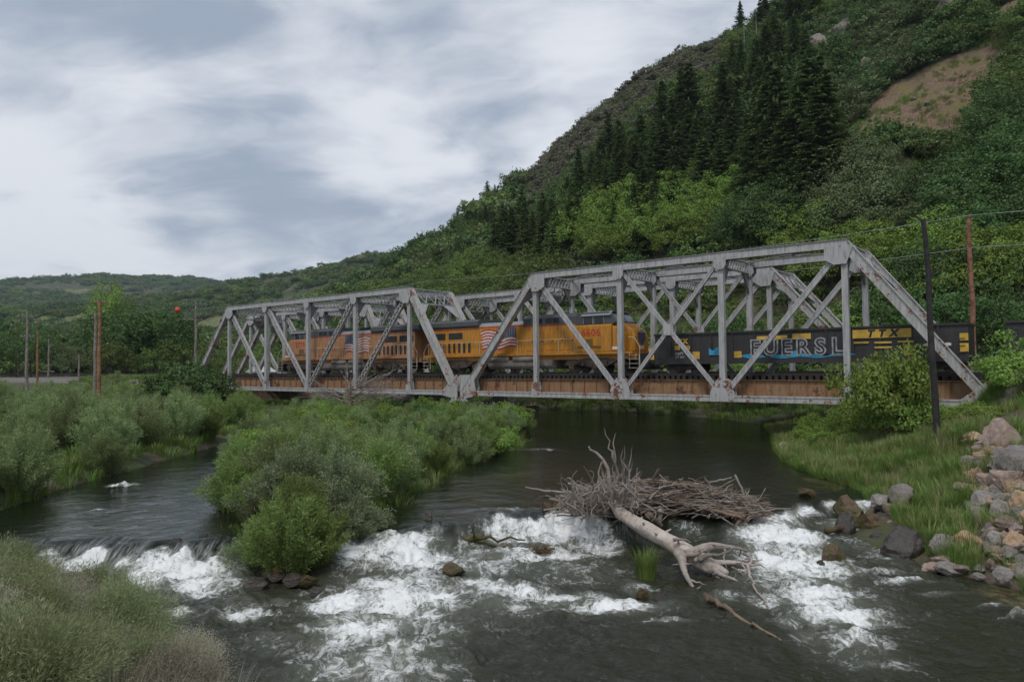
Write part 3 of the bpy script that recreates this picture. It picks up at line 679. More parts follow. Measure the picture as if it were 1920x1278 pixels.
def make_span(name, loc, tops, L0, LN, pattern, lace_diag, label, group, W=BW, far_shift=0.0, rusty=(), ends=(True, True), nearL=None, nearR=None, xbrace=None):
    """tops: x of the upper nodes; L0, LN: x of the bearings. pattern: list of (upper i, lower j)"""
    root = empty(name, loc, -YAW, label, 'bridge', group)
    zt = HT - .26; zb = .22; n = len(tops)
    for side, y in ((0, 0.0), (1, W)):
        l0 = L0 if side == 0 else (nearL if nearL is not None else L0); ln = LN if side == 0 else (nearR if nearR is not None else LN)
        TC = MB()
        TC.box(tops[0] - .18, tops[-1] + .18, y - .24, y + .24, zt - .21, zt + .23); TC.box(tops[0] - .26, tops[-1] + .26, y - .31, y + .31, zt + .233, zt + .26)
        TC.box(tops[0] - .1, tops[-1] + .1, y - .27, y - .243, zt - .24, zt - .14); TC.box(tops[0] - .1, tops[-1] + .1, y + .243, y + .27, zt - .24, zt - .14)
        for x in tops[1:-1]: TC.box(x - 1.2, x + 1.2, y - .262, y - .243, zt - .12, zt + .2)
        TC.build('top_chord', BRIDGE_PAINT, root)
        BC = MB(); BC.box(l0 + .3, ln - .3, y - .17, y - .12, zb - .2, zb + .2); BC.box(l0 + .3, ln - .3, y + .12, y + .17, zb - .2, zb + .2)
        BC.box(l0 + .3, ln - .3, y - .2, y - .173, zb - .2, zb - .09); BC.box(l0 + .3, ln - .3, y - .2, y - .173, zb + .10, zb + .2)
        xx = l0 + 1
        while xx < ln - 1: BC.box(xx, xx + .35, y - .118, y + .118, zb + .15, zb + .18); xx += 1.2
        BC.build('bottom_chord', BRIDGE_RUSTY if rusty else BRIDGE_PAINT, root)
        for (xt, xb, sg) in ((tops[0], l0, 1), (tops[-1], ln, -1)):
            mb = MB(); riveted(mb, (xt, y, zt), (xb, y, zb + .05), .52, .5); d = (Vector((xb, y, zb)) - Vector((xt, y, zt))).normalized(); up = Vector((0, 1, 0)).cross(d)
            if up.z < 0: up = -up
            mb.beam(Vector((xt, y, zt)) + up * .28, Vector((xb, y, zb)) + up * .28, .62, .03)
            mb.build('end_post', BRIDGE_RUSTY, root)
        for i, x in enumerate(tops):
            mb = MB()
            if i in (0, n - 1) : riveted(mb, (x, y, zb + .2), (x, y, zt - .2), .34, .30)
            else:
                mb.beam((x - .17, y, zb + .2), (x - .17, y, zt - .2), .32, .035); mb.beam((x + .17, y, zb + .2), (x + .17, y, zt - .2), .32, .035)
                mb.beam((x, y - .135, zb + .2), (x, y - .135, zt - .2), .03, .30); h = zb + .5; k = 0
                while h < zt - .7:
                    mb.beam((x - .15, y + .15, h), (x + .15, y + .15, h + .32) if k % 2 else (x + .15, y + .15, h - .001 + .3), .02, .06)
                    mb.beam((x + .15, y + .15, h + .32), (x - .15, y + .15, h + .62), .02, .06); h += .6; k += 1
            mb.build('vertical_post', BRIDGE_PAINT, root)
        nodes = {0: l0, n + 1: ln}; nodes.update({i + 1: x for i, x in enumerate(tops)})
        for (ui, lj) in pattern:
            a = Vector((nodes[ui], y, zt - .1)); b = Vector((nodes[lj], y, zb + .1)); mb = MB()
            (laced(mb, a, b, .46, .26, y) if lace_diag else riveted(mb, a, b, .34, .22)); mb.build('diagonal', BRIDGE_PAINT, root)
        if xbrace:
            cx = (nodes[xbrace[0]] + nodes[xbrace[1]]) / 2; cz = (zt + zb) / 2; c = Vector((cx, y, cz))
            for (i, zz) in ((xbrace[0], zt - .1), (xbrace[1], zt - .1), (xbrace[0], zb + .1), (xbrace[1], zb + .1)):
                e = Vector((nodes[i], y, zz)); dd = (e - c).normalized(); mb = MB(); riveted(mb, c + dd * .22, e, .26, .2); mb.build('diagonal', BRIDGE_PAINT, root)
            mb = MB()
            for yy in (-.125, .125): gusset(mb, cx, cz, [(-.38, -.38), (.38, -.38), (.38, .38), (-.38, .38)], y + yy)
            mb.build('gusset_plate', BRIDGE_RUSTY, root)
        # gusset plates
        for i, x in enumerate(tops):
            mb = MB(); big = i in (0, n - 1)
            if big: s = 1 if i == 0 else -1; poly = [(-.55 * s, .02), (-.15 * s, -1.05), (.55 * s, -1.05), (1.05 * s, -.72), (1.05 * s, .02)]
            else: poly = [(-.42, .0), (-.42, -.45), (-.2, -.7), (.2, -.7), (.42, -.45), (.42, .0)]
            if (big and i != 0) : poly = poly[::-1]
            for yy in (-.285, .285): gusset(mb, x, zt - .14, poly, y + yy)
            mb.build('gusset_plate', BRIDGE_PAINT, root)
            mb = MB(); bigb = (i + 1) in rusty
            poly = [(-.80, -.2), (.80, -.2), (.80, .35), (.50, 1.12), (.12, 1.32), (-.25, 1.3), (-.55, .95), (-.80, .4)] if bigb else [(-.36, -.2), (.36, -.2), (.3, .5), (.2, .95), (-.2, .95), (-.3, .5)]
            for yy in (-.218, .218): gusset(mb, x, zb, poly, y + yy)
            if bigb:
                rr = random.Random(i)
                for _ in range(90):
                    a, b = rr.uniform(-.7, .7), rr.uniform(-.15, .95); mb.box(x + a - .014, x + a + .014, y - .248, y - .2331, zb + b - .014, zb + b + .014)
            mb.build('gusset_plate', BRIDGE_VRUST if bigb else BRIDGE_RUSTY, root)
        for (x, s) in ((l0, 1), (ln, -1)):
            mb = MB(); poly = [(-.35, -.42), (.3, -.42), (1.35, -.2), (1.35, .22), (1.1, 1.5), (-.38, 1.5)] if s == 1 else [(.35, -.42), (.38, 1.5), (.2, 1.5), (-1.35, .22), (-1.35, -.2), (-.3, -.42)]
            for yy in (-.262, .262): gusset(mb, x, zb, poly, y + yy)
            mb.build('gusset_plate', BRIDGE_RUSTY, root)
            mb = MB(); mb.box(x - .45, x + .45, y - .4, y + .4, -.62, -.45); mb.prism_xz([(x - .38, -.448), (x + .38, -.448), (x + .14, -.1), (x - .14, -.1)], y - .34, y + .34); mb.cyl_y(x, -.07, .1, y - .42, y + .42, 12)
            mb.build('bearing_shoe', BRIDGE_RUSTY, root)
    # top bracing between the trusses
    for i, x in enumerate(tops):
        mb = MB(); k = 10
        for zz in (zt + .12, zt - .62): mb.box(x - .12, x + .12, .3, W - .3, zz - .04, zz + .04)
        for j in range(k):
            y0 = .3 + (W - .6) * j / k; y1 = .3 + (W - .6) * (j + 1) / k
            mb.beam((x, y0, zt + .08), (x, y1, zt - .58), .05, .06, (1, 0, 0)); mb.beam((x + .055, y0, zt - .58), (x + .055, y1, zt + .08), .05, .06, (1, 0, 0))
        mb.build('sway_strut', BRIDGE_PAINT, root)
        for y, s in ((.16, 1), (W - .16, -1)):        # knee brackets
            kb = MB(); kb.prism_yz([(y, zt - .66), (y + s * 1.0, zt - .66), (y + s * .1, zt - 1.9), (y, zt - 1.9)], x - .02, x + .02)
            kb.beam((x, y + s * 1.0, zt - .68), (x, y + s * .05, zt - 2.0), .16, .06, (1, 0, 0)); kb.build('knee_bracket', BRIDGE_DARK, root)
        if i < n - 1:
            x1 = tops[i + 1]; mb = MB()
            for (ya, yb, dz) in ((.28, W - .28, 0), (W - .28, .28, .09)): mb.beam((x + .2, ya, zt + .02 + dz), (x1 - .2, yb, zt + .02 + dz), .14, .06, (0, 0, 1)) if False else mb.beam((x + .2, ya, zt + .02 + dz), (x1 - .2, yb, zt + .02 + dz), .08, .13, (0, 0, 1))
            mb.build('lateral_brace', BRIDGE_DARK, root)
    for (xt, xb, e) in ((tops[0], L0, ends[0]), (tops[-1], LN, ends[1])):     # portals in the plane of the end posts
        a = Vector((xt, 0, zt)); d = (Vector((xb, 0, zb)) - a).normalized(); mb = MB()
        for t in (.35, 1.45): q = a + d * t; mb.beam(q + Vector((0, .2, 0)), q + Vector((0, W - .2, 0)), .12, .16, (1, 0, 0))
        k = 8
        for j in range(k):
            y0 = .2 + (W - .4) * j / k; y1 = .2 + (W - .4) * (j + 1) / k; q0 = a + d * (.42 if j % 2 else 1.38); q1 = a + d * (1.38 if j % 2 else .42)
            mb.beam((q0.x, y0, q0.z), (q1.x, y1, q1.z), .08, .06, (1, 0, 0))
        for y, s in ((.25, 1), (W - .25, -1)):
            q0 = a + d * 1.5; q1 = a + d * 2.9; mb.add([(q0.x, y, q0.z), (q0.x, y + s * 1.3, q0.z), (q1.x, y, q1.z), (q0.x + .03, y, q0.z), (q0.x + .03, y + s * 1.3, q0.z), (q1.x + .03, y, q1.z)], [(0, 1, 2), (3, 5, 4), (0, 3, 4, 1), (1, 4, 5, 2), (2, 5, 3, 0)])
        mb.build('portal_brace', BRIDGE_PAINT, root)
    # floor: cross beams at the nodes, stringers with stiffeners between them
    for x in tops:
        mb = MB(); mb.box(x - .02, x + .02, .22, W - .22, zb - .05, 1.36); mb.box(x - .16, x + .16, .24, W - .24, 1.3605, 1.39); mb.box(x - .16, x + .16, .24, W - .24, zb - .09, zb - .0505); mb.build('floor_beam', BRIDGE_DARK, root)
    lo, hi = min(L0, nearL or L0) , max(LN, nearR or LN)
    for y in (.62, W / 2 - .95, W / 2 + .95, W - .62):
        g = MB(); g.box(lo + .1, hi - .1, y - .012, y + .012, .34, 1.37); g.box(lo + .1, hi - .1, y - .15, y + .15, 1.3705, 1.395); g.box(lo + .1, hi - .1, y - .15, y + .15, .315, .3395)
        x = lo + .7; st = g
        while x < hi - .3: st.box(x - .012, x + .012, y - .13, y - .0125, .3405, 1.37); st.box(x - .05, x + .05, y - .024, y - .0125, .3405, 1.37); x += 1.06
        g.build('stringer', BROWN_STEEL, root)
    return root
A_TOP = [P * k for k in (1, 2, 3, 4)]
make_span('truss_span', bw(0, 0), A_TOP, 0.1, 4.93 * P, [(1, 2), (4, 3)], False, 'large light grey steel truss span nearest the camera on the right, carrying the yellow locomotive', 'railway truss spans', rusty=(2, 3), xbrace=(2, 3))
g0 = -0.8804 * P
make_span('truss_span', bw(0, 0), [g0 - P * k for k in (4, 3, 2, 1, 0)], g0 - 5.05 * P, -.95, [(1, 2), (2, 3), (4, 3), (5, 4)], True, 'left grey truss span with laced diagonals, carrying the faded peach locomotive', 'railway truss spans', rusty=(), nearR=-.6)
PB = 1.04527 * P; UB = 3.0256 * P; WB = 1.1727 * P
make_span('truss_span', bw(0, WB), [UB - PB * k for k in (4, 3, 2, 1, 0)], UB - 5 * PB, UB + PB, [(1, 2), (2, 3), (4, 3), (5, 4)], False, 'far right truss span on the second track, seen behind the freight cars', 'railway truss spans')
UC = -3.05 * P
make_span('truss_span', bw(0, WB), [UC - PB * k for k in (3, 2, 1, 0)], UC - 4 * PB, UB - 5 * PB - 1.2, [(1, 2), (2, 3), (4, 3)], True, 'far left truss span on the second track, seen through the nearer lattice', 'railway truss spans')
def pier(u, w0, w1, label, wd=1.3, z0=-6):
    p = empty('bridge_pier', bw(u, w0, 0), -YAW, label, 'pier', 'bridge piers')
    mb = MB(); ln = w1 - w0
    mb.prism_xz([(-wd, z0), (wd, z0), (wd * .72, -1.15), (-wd * .72, -1.15)], -.7, ln + .7); mb.build('shaft', CONCRETE, p, bevel=.06)
    mb = MB(); mb.box(-wd * .9, wd * .9, -1.0, ln + 1.0, -1.149, -.64); mb.build('cap', CONCRETE, p, bevel=.05)
pier(-.35, 0, BW, 'weathered stone pier between the two near spans, behind the island willows', 1.45)
pier(UB - 5 * PB - .5, WB, WB + BW, 'weathered stone pier under the far track spans', 1.45)
def abutment(u, w0, w1, sgn, label):
    a = empty('bridge_abutment', bw(u, w0, 0), -YAW, label, 'abutment'); ln = w1 - w0; mb = MB()
    mb.box(-1.1, 1.1, -1.2, ln + 1.2, -4, -.64); mb.build('bearing_seat', CONCRETE, a, bevel=.06)
    mb = MB(); mb.box(.65 * sgn if sgn > 0 else -1.1, 1.1 if sgn > 0 else -.65, -1.2, ln + 1.2, -.638, 1.3); mb.build('back_wall', CONCRETE, a, bevel=.04)
abutment(4.93 * P + .2, 0, BW, 1, 'concrete abutment under the right end of the near truss, beside the rocks')
abutment(g0 - 5.05 * P - .2, 0, BW, -1, 'concrete abutment under the left end of the near truss, behind the shrub')
abutment(UB + PB + .2, WB, WB + BW, 1, 'concrete abutment under the right end of the far truss')
abutment(UC - 4 * PB - .2, WB, WB + BW, -1, 'concrete abutment under the left end of the far truss')

# ------------------------------------------------------------------ tracks
RZ = 1.82
def track(name, wc, u0, u1, label, ties_lo, ties_hi):
    t = empty(name, bw(0, wc), -YAW, label, 'railway track', 'railway tracks')
    for y in (-.755, .755):
        mb = MB(); mb.box(u0, u1, y - .035, y + .035, RZ - .045, RZ); mb.box(u0, u1, y - .012, y + .012, RZ - .13, RZ - .0455); mb.box(u0, u1, y - .07, y + .07, RZ - .16, RZ - .1305); mb.build('rail', RAIL_STEEL, t)
    me = MB().box(-.115, .115, -1.72, 1.72, 1.405, RZ - .162); tie = np_mesh('tie', me.v, me.f, TIE_WOOD)
    x = ties_lo; rg = random.Random(3); rest = MB(); xs = []
    while x < ties_hi: xs.append(x); x += .41
    near = sorted(xs, key=lambda q: abs(q - 28))[:100]
    for q in near: o = link_mesh('tie', tie, t); o.location = (q + rg.uniform(-.02, .02), rg.uniform(-.04, .04), 0)
    for q in xs:
        if q not in near: j = rg.uniform(-.04, .04); rest.box(q - .115, q + .115, -1.72 + j, 1.72 + j, 1.405, RZ - .162)
    if rest.v: tag(rest.build('ties', TIE_WOOD, t), kind='stuff')
    for y in (-1.55, 1.55):
        mb = MB(); mb.box(ties_lo, ties_hi, y - .1, y + .1, RZ - .159, RZ - .0); mb.build('guard_timber', TIE_WOOD, t)
    return t
TRK = BW / 2 - .1
track('railway_track', TRK, -230, 110, 'near railway track laid on dark timbers across the bridge, under the train', g0 - 5.3 * P, 5.2 * P)
track('railway_track', WB + BW / 2, -230, 110, 'second railway track across the far truss spans, empty', UC - 4.2 * PB, UB + 1.1 * PB)

# ------------------------------------------------------------------ the train
Y1 = mat_painted('locomotive_yellow_paint', (.56, .235, .015), rust=.68, dirt=(.17, .085, .02), rough=.42, streak=.7)
Y2 = mat_painted('faded_peach_paint', (.46, .225, .10), rust=.64, dirt=(.15, .09, .055), rough=.6, streak=.8)
LGREY = mat_painted('locomotive_grey_paint', (.085, .088, .092), rust=.75, dirt=(.05, .05, .05), rough=.5)
LGREY2 = mat_painted('sun_bleached_grey_roof', (.26, .265, .27), rust=.75, dirt=(.14, .14, .14), rough=.5)
RED = mat_basic('red_stripe_paint', (.42, .03, .02), .5, var=.3)
REDF = mat_basic('faded_red_paint', (.34, .07, .05), .6, var=.3)
BLK = mat_basic('black_grimy_steel', (.022, .021, .021), .75, var=.5)
UNDER = mat_basic('brown_grimy_running_gear', (.060, .044, .034), .85, var=.5, scale=2)
TANK = mat_basic('dusty_grey_tank', (.16, .14, .12), .7, var=.3, scale=1.5)
GLASS = mat_basic('dark_cab_glass', (.015, .02, .022), .08, var=.1)
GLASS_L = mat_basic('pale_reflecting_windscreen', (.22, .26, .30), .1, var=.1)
RAILING = mat_basic('pale_handrail', (.50, .46, .38), .5, var=.2)
WHITE = mat_basic('white_lettering_paint', (.62, .60, .56), .6, var=.25, scale=1.3)
FWHITE = mat_basic('flag_white', (.60, .55, .50), .5, var=.15)
FBLUE = mat_basic('flag_blue', (.05, .06, .10), .5, var=.3)
GYEL = mat_basic('faded_yellow_panel', (.55, .34, .05), .6, var=.3, scale=1.5)
GRBLUE = mat_basic('sky_blue_spray_paint', (.03, .25, .42), .6, var=.4, scale=1.5)
GON = mat_painted('black_freight_car_paint', (.028, .027, .028), rust=.68, dirt=(.06, .05, .045), rcol=(.05, .025, .015), rough=.6, streak=.7)
GRWHITE = mat_basic('silver_white_spray_paint', (.27, .27, .28), .6, var=.5, scale=2.2)

def text_mesh(txt, size, m, ext=.004, shear=0.0, bold=0.0, spacing=1.0):
    cu = bpy.data.curves.new('lettering', 'FONT'); cu.body = txt; cu.size = size; cu.extrude = ext; cu.shear = shear; cu.offset = bold; cu.align_x = 'CENTER'; cu.align_y = 'CENTER'; cu.space_character = spacing
    cu.resolution_u = 3
    o = bpy.data.objects.new('lettering', cu); COL.objects.link(o); bpy.context.view_layer.update()
    me = bpy.data.meshes.new_from_object(o.evaluated_get(bpy.context.evaluated_depsgraph_get())); bpy.data.objects.remove(o)
    me.materials.clear(); me.materials.append(m); return me
def side_text(name, txt, size, m, x, z, y, parent, flip=False, **kw):
    o = link_mesh(name, text_mesh(txt, size, m, **kw), parent); o.location = (x, y, z); o.rotation_euler = (math.pi / 2, 0, 0)
    if flip: o.rotation_euler = (math.pi / 2, 0, math.pi)
    return o
def ribbon(mb, x0, x1, z0f, z1f, y, n=24):
    xs = [x0 + (x1 - x0) * i / n for i in range(n + 1)]; top = [(x, z1f(x)) for x in xs]; bot = [(x, z0f(x)) for x in xs[::-1]]
    for i in range(n):
        a, b = xs[i], xs[i + 1]; mb.add([(a, y, z0f(a)), (b, y, z0f(b)), (b, y, z1f(b)), (a, y, z1f(a))], [(0, 1, 2, 3)])
def make_loco(u_mid, front, paint, number, label, flagdir, old=False):
    """local x runs to the nose; built with the nose at +x then turned round for the second one"""
    s = 1 if front > 0 else -1
    root = empty('locomotive', bw(u_mid, TRK, RZ), -YAW + (0 if s > 0 else math.pi), label, 'locomotive', 'locomotives')
    YS = -1.5 * s                                     # the side that faces the camera
    H = 1.30                                          # half width of the hood
    red = REDF if old else RED
    mb = MB(); mb.box(-10.7, 10.2, -1.52, 1.52, 1.42, 1.60); mb.box(-10.9, 10.5, -1.1, 1.1, 1.05, 1.419); mb.build('frame', paint, root)
    mb = MB(); mb.prism_xz([(10.5, .35), (10.95, .25), (10.95, .5), (10.6, 1.45), (10.45, 1.45)], -1.35, 1.35); mb.build('pilot_plow', BLK, root)
    mb = MB(); mb.box(10.51, 11.15, -.14, .14, .72, .98); mb.box(11.0, 11.3, -.22, .16, .68, 1.02); mb.build('coupler', BLK, root)
    mb = MB(); mb.box(-11.5, -10.91, -.14, .14, .72, .98); mb.build('coupler', BLK, root)
    # hood
    hd = MB(); hd.box(-10.3, -4.4, -H, H, 1.601, 3.86); hd.box(-4.399, .3, -H, H, 1.601, 3.92); hd.box(.301, 5.4, -H, H, 1.601, 3.80)
    for x in (-9.0, -7.7, -6.4, -5.1): hd.box(x - .03, x + .03, -H - .018, H + .018, 1.75, 3.5)
    for x in (-4.35, -3.4, -2.5, -1.6, -.7, .25, 1.1, 1.95, 2.8, 3.65, 4.5): hd.box(x - .02, x + .02, -H - .016, H + .016, 1.75, 3.75)
    hood = hd.build('hood', paint, root, bevel=.04)
    rf = MB(); rf.prism_yz([(-H - .0, 3.861), (H, 3.861), (H + .18, 4.05), (H + .18, 4.40), (H - .1, 4.55), (-H + .1, 4.55), (-H - .18, 4.40), (-H - .18, 4.05)], -10.9, -4.4); rf.build('radiator_housing', LGREY, root)
    rf = MB(); rf.prism_yz([(-H, 3.921), (H, 3.921), (H - .3, 4.22), (-H + .3, 4.22)], -4.399, .3); rf.build('hood_roof', LGREY2, root)
    ex = MB(); ex.prism_yz([(-H - .02, 3.801), (H + .02, 3.801), (H + .02, 4.35), (H - .25, 4.62), (-H + .25, 4.62), (-H - .02, 4.35)], .3, 5.4); ex.build('equipment_housing', LGREY, root)
    v = MB()
    for x in (1.6, 2.5, 3.2): v.box(x, x + .55, -H - .045, H + .045, 3.92, 4.28)
    v.build('air_intake_grille', BLK, root)
    v = MB(); v.box(-2.4, -1.5, -.3, .3, 4.221, 4.55); v.build('exhaust_stack', BLK, root)
    for x in (-8.9, -6.2):
        v = MB(); v.tube([(x, 0, 4.551), (x, 0, 4.64)], .85, 20); v.build('radiator_fan', BLK, root)
    st = MB()
    for sg in (-1, 1):
        y = sg * (H + .006); st.box(-4.4, .3, y - .008, y + .008, 3.80, 3.88); st.box(.3, 5.4, y - .008, y + .008, 3.70, 3.78); st.box(-10.3, -4.4, y - .008, y + .008, 3.72, 3.79)
    st.build('red_stripe', red, root)
    # grilles at the rear
    for x0, x1, z0, z1 in ((-10.1, -8.3, 2.95, 3.5), (-7.9, -6.3, 2.95, 3.5)):
        v = MB(); v.box(x0, x1, -H - .03, H + .03, z0, z1); v.build('radiator_grille', BLK, root)
    for k in range(8):
        x = -9.7 + k * .58; v = MB(); v.box(x, x + .24, -H - .028, H + .028, 1.78, 2.66); v.build('louvre', BLK, root)
    # doors along the hood
    for k in range(5):
        x = .55 + k * .95; d = MB(); d.box(x, x + .80, -H - .03, H + .03, 1.8, 3.3); dd = d.build('hood_door', paint, root, bevel=.02)
        h = MB(); h.box(x + .62, x + .70, -H - .06, H + .06, 2.5, 2.62); h.build('latch', BLK, dd)
    # cab and nose
    c = MB(); c.box(5.401, 8.5, -1.52, 1.52, 1.601, 3.42); c.prism_yz([(-1.52, 3.42), (1.52, 3.42), (1.46, 3.62), (-1.46, 3.62)], 5.401, 8.5)
    cab = c.build('cab', paint, root, bevel=.04)
    c = MB(); c.prism_xz([(5.402, 3.621), (8.6, 3.621), (8.95, 3.75), (8.5, 4.35), (8.2, 4.55), (5.402, 4.55)], -1.4, 1.4); c.build('cab_upper', LGREY, root, bevel=.05)
    c = MB(); c.prism_yz([(-1.56, 4.27), (-1.2, 4.60), (1.2, 4.60), (1.56, 4.27), (1.50, 4.26), (1.15, 4.552), (-1.15, 4.552), (-1.50, 4.26)], 5.9, 8.45); c.build('cab_roof', LGREY2, root)
    for x0, x1 in ((6.1, 6.85), (7.0, 7.8)):
        w = MB(); w.box(x0, x1, -1.425, 1.425, 3.70, 4.2); f = w.build('cab_window', GLASS, root)
        w = MB(); w.box(x0 - .05, x0, -1.44, 1.44, 3.66, 4.25); w.box(x1, x1 + .05, -1.44, 1.44, 3.66, 4.25); w.build('window_frame', LGREY2, f)
    for y0, y1 in ((-1.25, -.1), (.1, 1.25)):
        w = MB(); w.add([(8.93, y0, 3.82), (8.93, y1, 3.82), (8.57, y1, 4.32), (8.57, y0, 4.32), (8.85, y0, 3.80), (8.85, y1, 3.80), (8.49, y1, 4.30), (8.49, y0, 4.30)], [(0, 1, 2, 3), (7, 6, 5, 4), (0, 4, 5, 1), (2, 6, 7, 3), (1, 5, 6, 2), (0, 3, 7, 4)]); w.build('windscreen', GLASS_L, root)
    nz = MB(); prof = [(8.501, 1.601), (10.15, 1.601), (10.15, 2.7), (9.95, 3.15), (9.4, 3.5), (8.98, 3.72), (8.501, 3.72)]
    nz.prism_xz(prof, -1.05, 1.05); nz.prism_xz([(8.502, 1.602), (9.6, 1.602), (9.6, 2.9), (9.1, 3.35), (8.502, 3.5)], -1.45, -1.051); nz.prism_xz([(8.502, 1.602), (9.6, 1.602), (9.6, 2.9), (9.1, 3.35), (8.502, 3.5)], 1.051, 1.45)
    nz.build('nose', paint, root, bevel=.08)
    w = MB(); w.box(10.14, 10.20, -.35, .35, 3.0, 3.16); hl = w.build('headlight', GLASS_L, root)
    w = MB(); w.prism_yz([(-.62, 2.95), (.62, 2.95), (.5, 2.4), (0, 2.0), (-.5, 2.4)], 10.151, 10.175); w.build('nose_shield', FBLUE, root)
    w = MB()
    for k in range(3): w.box(10.151, 10.17, -.3 + k * .24, -.18 + k * .24, 1.75, 2.0)
    w.build('nose_marking', WHITE, root)
    # grille block low on the cab side and battery boxes
    g = MB(); g.box(5.6, 7.6, -1.56, 1.56, 1.9, 2.05); g.box(6.1, 6.9, -1.545, 1.545, 2.06, 2.55); g.build('battery_box', mat_basic('brown_vent_panel', (.16, .09, .03) if not old else (.14, .12, .11), .8), root)
    nb = side_text('road_number', number, .78, RED, 6.75, 3.0, YS * 1.018, root, flip=(s < 0), bold=.012, spacing=1.08)
    # wavy flag on the hood side
    yf = (H + .025) * (-s); x0, x1 = -4.1, -.45
    if flagdir < 0: cl = lambda x: (x - x0) / (x1 - x0)
    cant = (lambda t: t > .52) if flagdir > 0 else (lambda t: t > .55)
    wave = lambda x: .10 * math.sin((x - x0) * 2.6) + .05 * (x - x0)
    zb_, zt_ = 1.95, 3.55; sh = (zt_ - zb_) / 13
    B = MB(); C_ = MB()
    for k in range(13):
        A = MB(); lo = zb_ + k * sh; xe = x1 if k < 6 else x0 + (x1 - x0) * .56
        ribbon(A if k % 2 == 0 else B, x0 + .12 * math.sin(k), xe, lambda x, a=lo: a + wave(x), lambda x, a=lo + sh: a + wave(x), yf)
        if k % 2 == 0: A.build('flag_red_stripe', red, root)
    ribbon(C_, x0 + (x1 - x0) * .56, x1, lambda x: zb_ + 6 * sh + wave(x), lambda x: zt_ + wave(x), yf)
    B.build('flag_white_stripes', FWHITE, root); can = C_.build('flag_canton', FBLUE, root)
    S = MB()
    for r in range(5):
        for c in range(6):
            x = x0 + (x1 - x0) * .56 + .17 + c * .25; z = zb_ + 6 * sh + .1 + r * .165 + wave(x); yy = yf - s * .004
            pts = [(x + .05 * math.sin(a * math.pi / 5) * (1 if a % 2 == 0 else .42), yy, z + .05 * math.cos(a * math.pi / 5) * (1 if a % 2 == 0 else .42)) for a in range(10)]; S.add(pts, [tuple(range(10))])
    S.build('flag_stars', FWHITE, can)
    wl = MB(); wl.box(8.52, 9.5, YS * .97 - .005 if s > 0 else YS * .97 - .02, YS * .97 + .02 if s > 0 else YS * .97 + .005, 1.75, 1.95); wl.build('white_lettering_plate', WHITE, root)
    # running gear
    for xc in (-6.9, 6.9):
        fr = MB()
        for sg in (-1, 1):
            y = sg * 1.18; fr.prism_xz([(xc - 2.75, .62), (xc - 2.5, .95), (xc - 1.6, .98), (xc - .9, 1.15), (xc + .9, 1.15), (xc + 1.6, .98), (xc + 2.5, .95), (xc + 2.75, .62), (xc + 2.3, .58), (xc + 1.2, .62), (xc + .6, .45), (xc - .6, .45), (xc - 1.2, .62), (xc - 2.3, .58)], y - .09, y + .09)
            for k in (-2.0, 0, 2.0): fr.box(xc + k - .22, xc + k + .22, sg * 1.27 if sg > 0 else -1.42, sg * 1.42 if sg > 0 else -1.27, .34, .74)
            for k in (-1.0, 1.0): fr.tube([(xc + k, y + sg * .12, .55), (xc + k, y + sg * .12, .95)], .13, 10); fr.beam((xc + k * 1.5 - .5, y + sg * .17, .5), (xc + k * 1.5 + .5, y + sg * .17, 1.05), .08, .1)
        bg = fr.build('truck', UNDER, root, bevel=.02)
        for k in (-2.0, 0, 2.0):
            wm = MB(); wm.cyl_y(xc + k, .52, .52, -.80, -.68, 24); wm.cyl_y(xc + k, .52, .52, .68, .80, 24); wm.cyl_y(xc + k, .52, .10, -.68, .68, 10); wm.build('wheelset', RAIL_STEEL, bg, smooth=False)
    tk = MB(); tk.prism_yz([(-1.35, .35), (1.35, .35), (1.5, .6), (1.5, 1.04), (-1.5, 1.04), (-1.5, .6)], -3.3 if not old else -3.5, 3.2); tk.build('fuel_tank', TANK, root, bevel=.05)
    for xa in ((-3.3, -1.1), (-.7, 1.5)):
        for sg in (-1, 1):
            r = MB(); r.tube([(xa[0], sg * 1.36, 1.12), (xa[0] + .08, sg * 1.36, 1.12), (xa[1] - .08, sg * 1.36, 1.12), (xa[1], sg * 1.36, 1.12)], [.12, .25, .25, .12], 14); r.build('air_reservoir', TANK, root, smooth=True)
    # steps, handrails, walkway edge
    for sx in (-1, 1):
        for sg in (-1, 1):
            x = sx * 10.35; stp = MB()
            for k in range(4): stp.box(x - .38, x + .38, sg * 1.52 - .2, sg * 1.52 + .02, .38 + k * .31, .41 + k * .31)
            stp.box(x - .40, x - .37, sg * 1.52 - .03, sg * 1.52 + .03, .36, 1.42); stp.box(x + .37, x + .40, sg * 1.52 - .03, sg * 1.52 + .03, .36, 1.42)
            stp.build('steps', RAILING, root)
            hr = MB(); hr.tube([(x + .42 * sx, sg * 1.5, .6), (x + .42 * sx, sg * 1.5, 1.9), (x, sg * 1.47, 2.55), (x - .5 * sx, sg * 1.45, 2.62)], .022, 6); hr.build('grab_rail', RAILING, root)
    for sg in (-1, 1):
        hr = MB(); hr.tube([(-10.2, sg * 1.5, 2.62), (5.3, sg * 1.5, 2.62)], .022, 6)
        for x in (-10.2, -8.2, -6.2, -4.2, -2.2, -.2, 1.8, 3.8, 5.3): hr.tube([(x, sg * 1.5, 1.6), (x, sg * 1.5, 2.62)], .02, 6)
        hr.build('walkway_handrail', RAILING, root)
    hn = MB(); hn.tube([(3.2, .3, 4.62), (3.2, .3, 4.85), (3.7, .3, 4.85)], .06, 8); hn.tube([(3.2, .1, 4.85), (3.6, .1, 4.85)], [.05, .1], 8); hn.build('horn', LGREY2, root)
    return root
make_loco(5.07, 1, Y1, '6606', 'bright yellow diesel locomotive number 6606 with a waving flag on its hood', 1)
make_loco(-17.35, -1, Y2, '5779', 'sun-faded peach locomotive number 5779 behind the left truss span', -1, old=True)

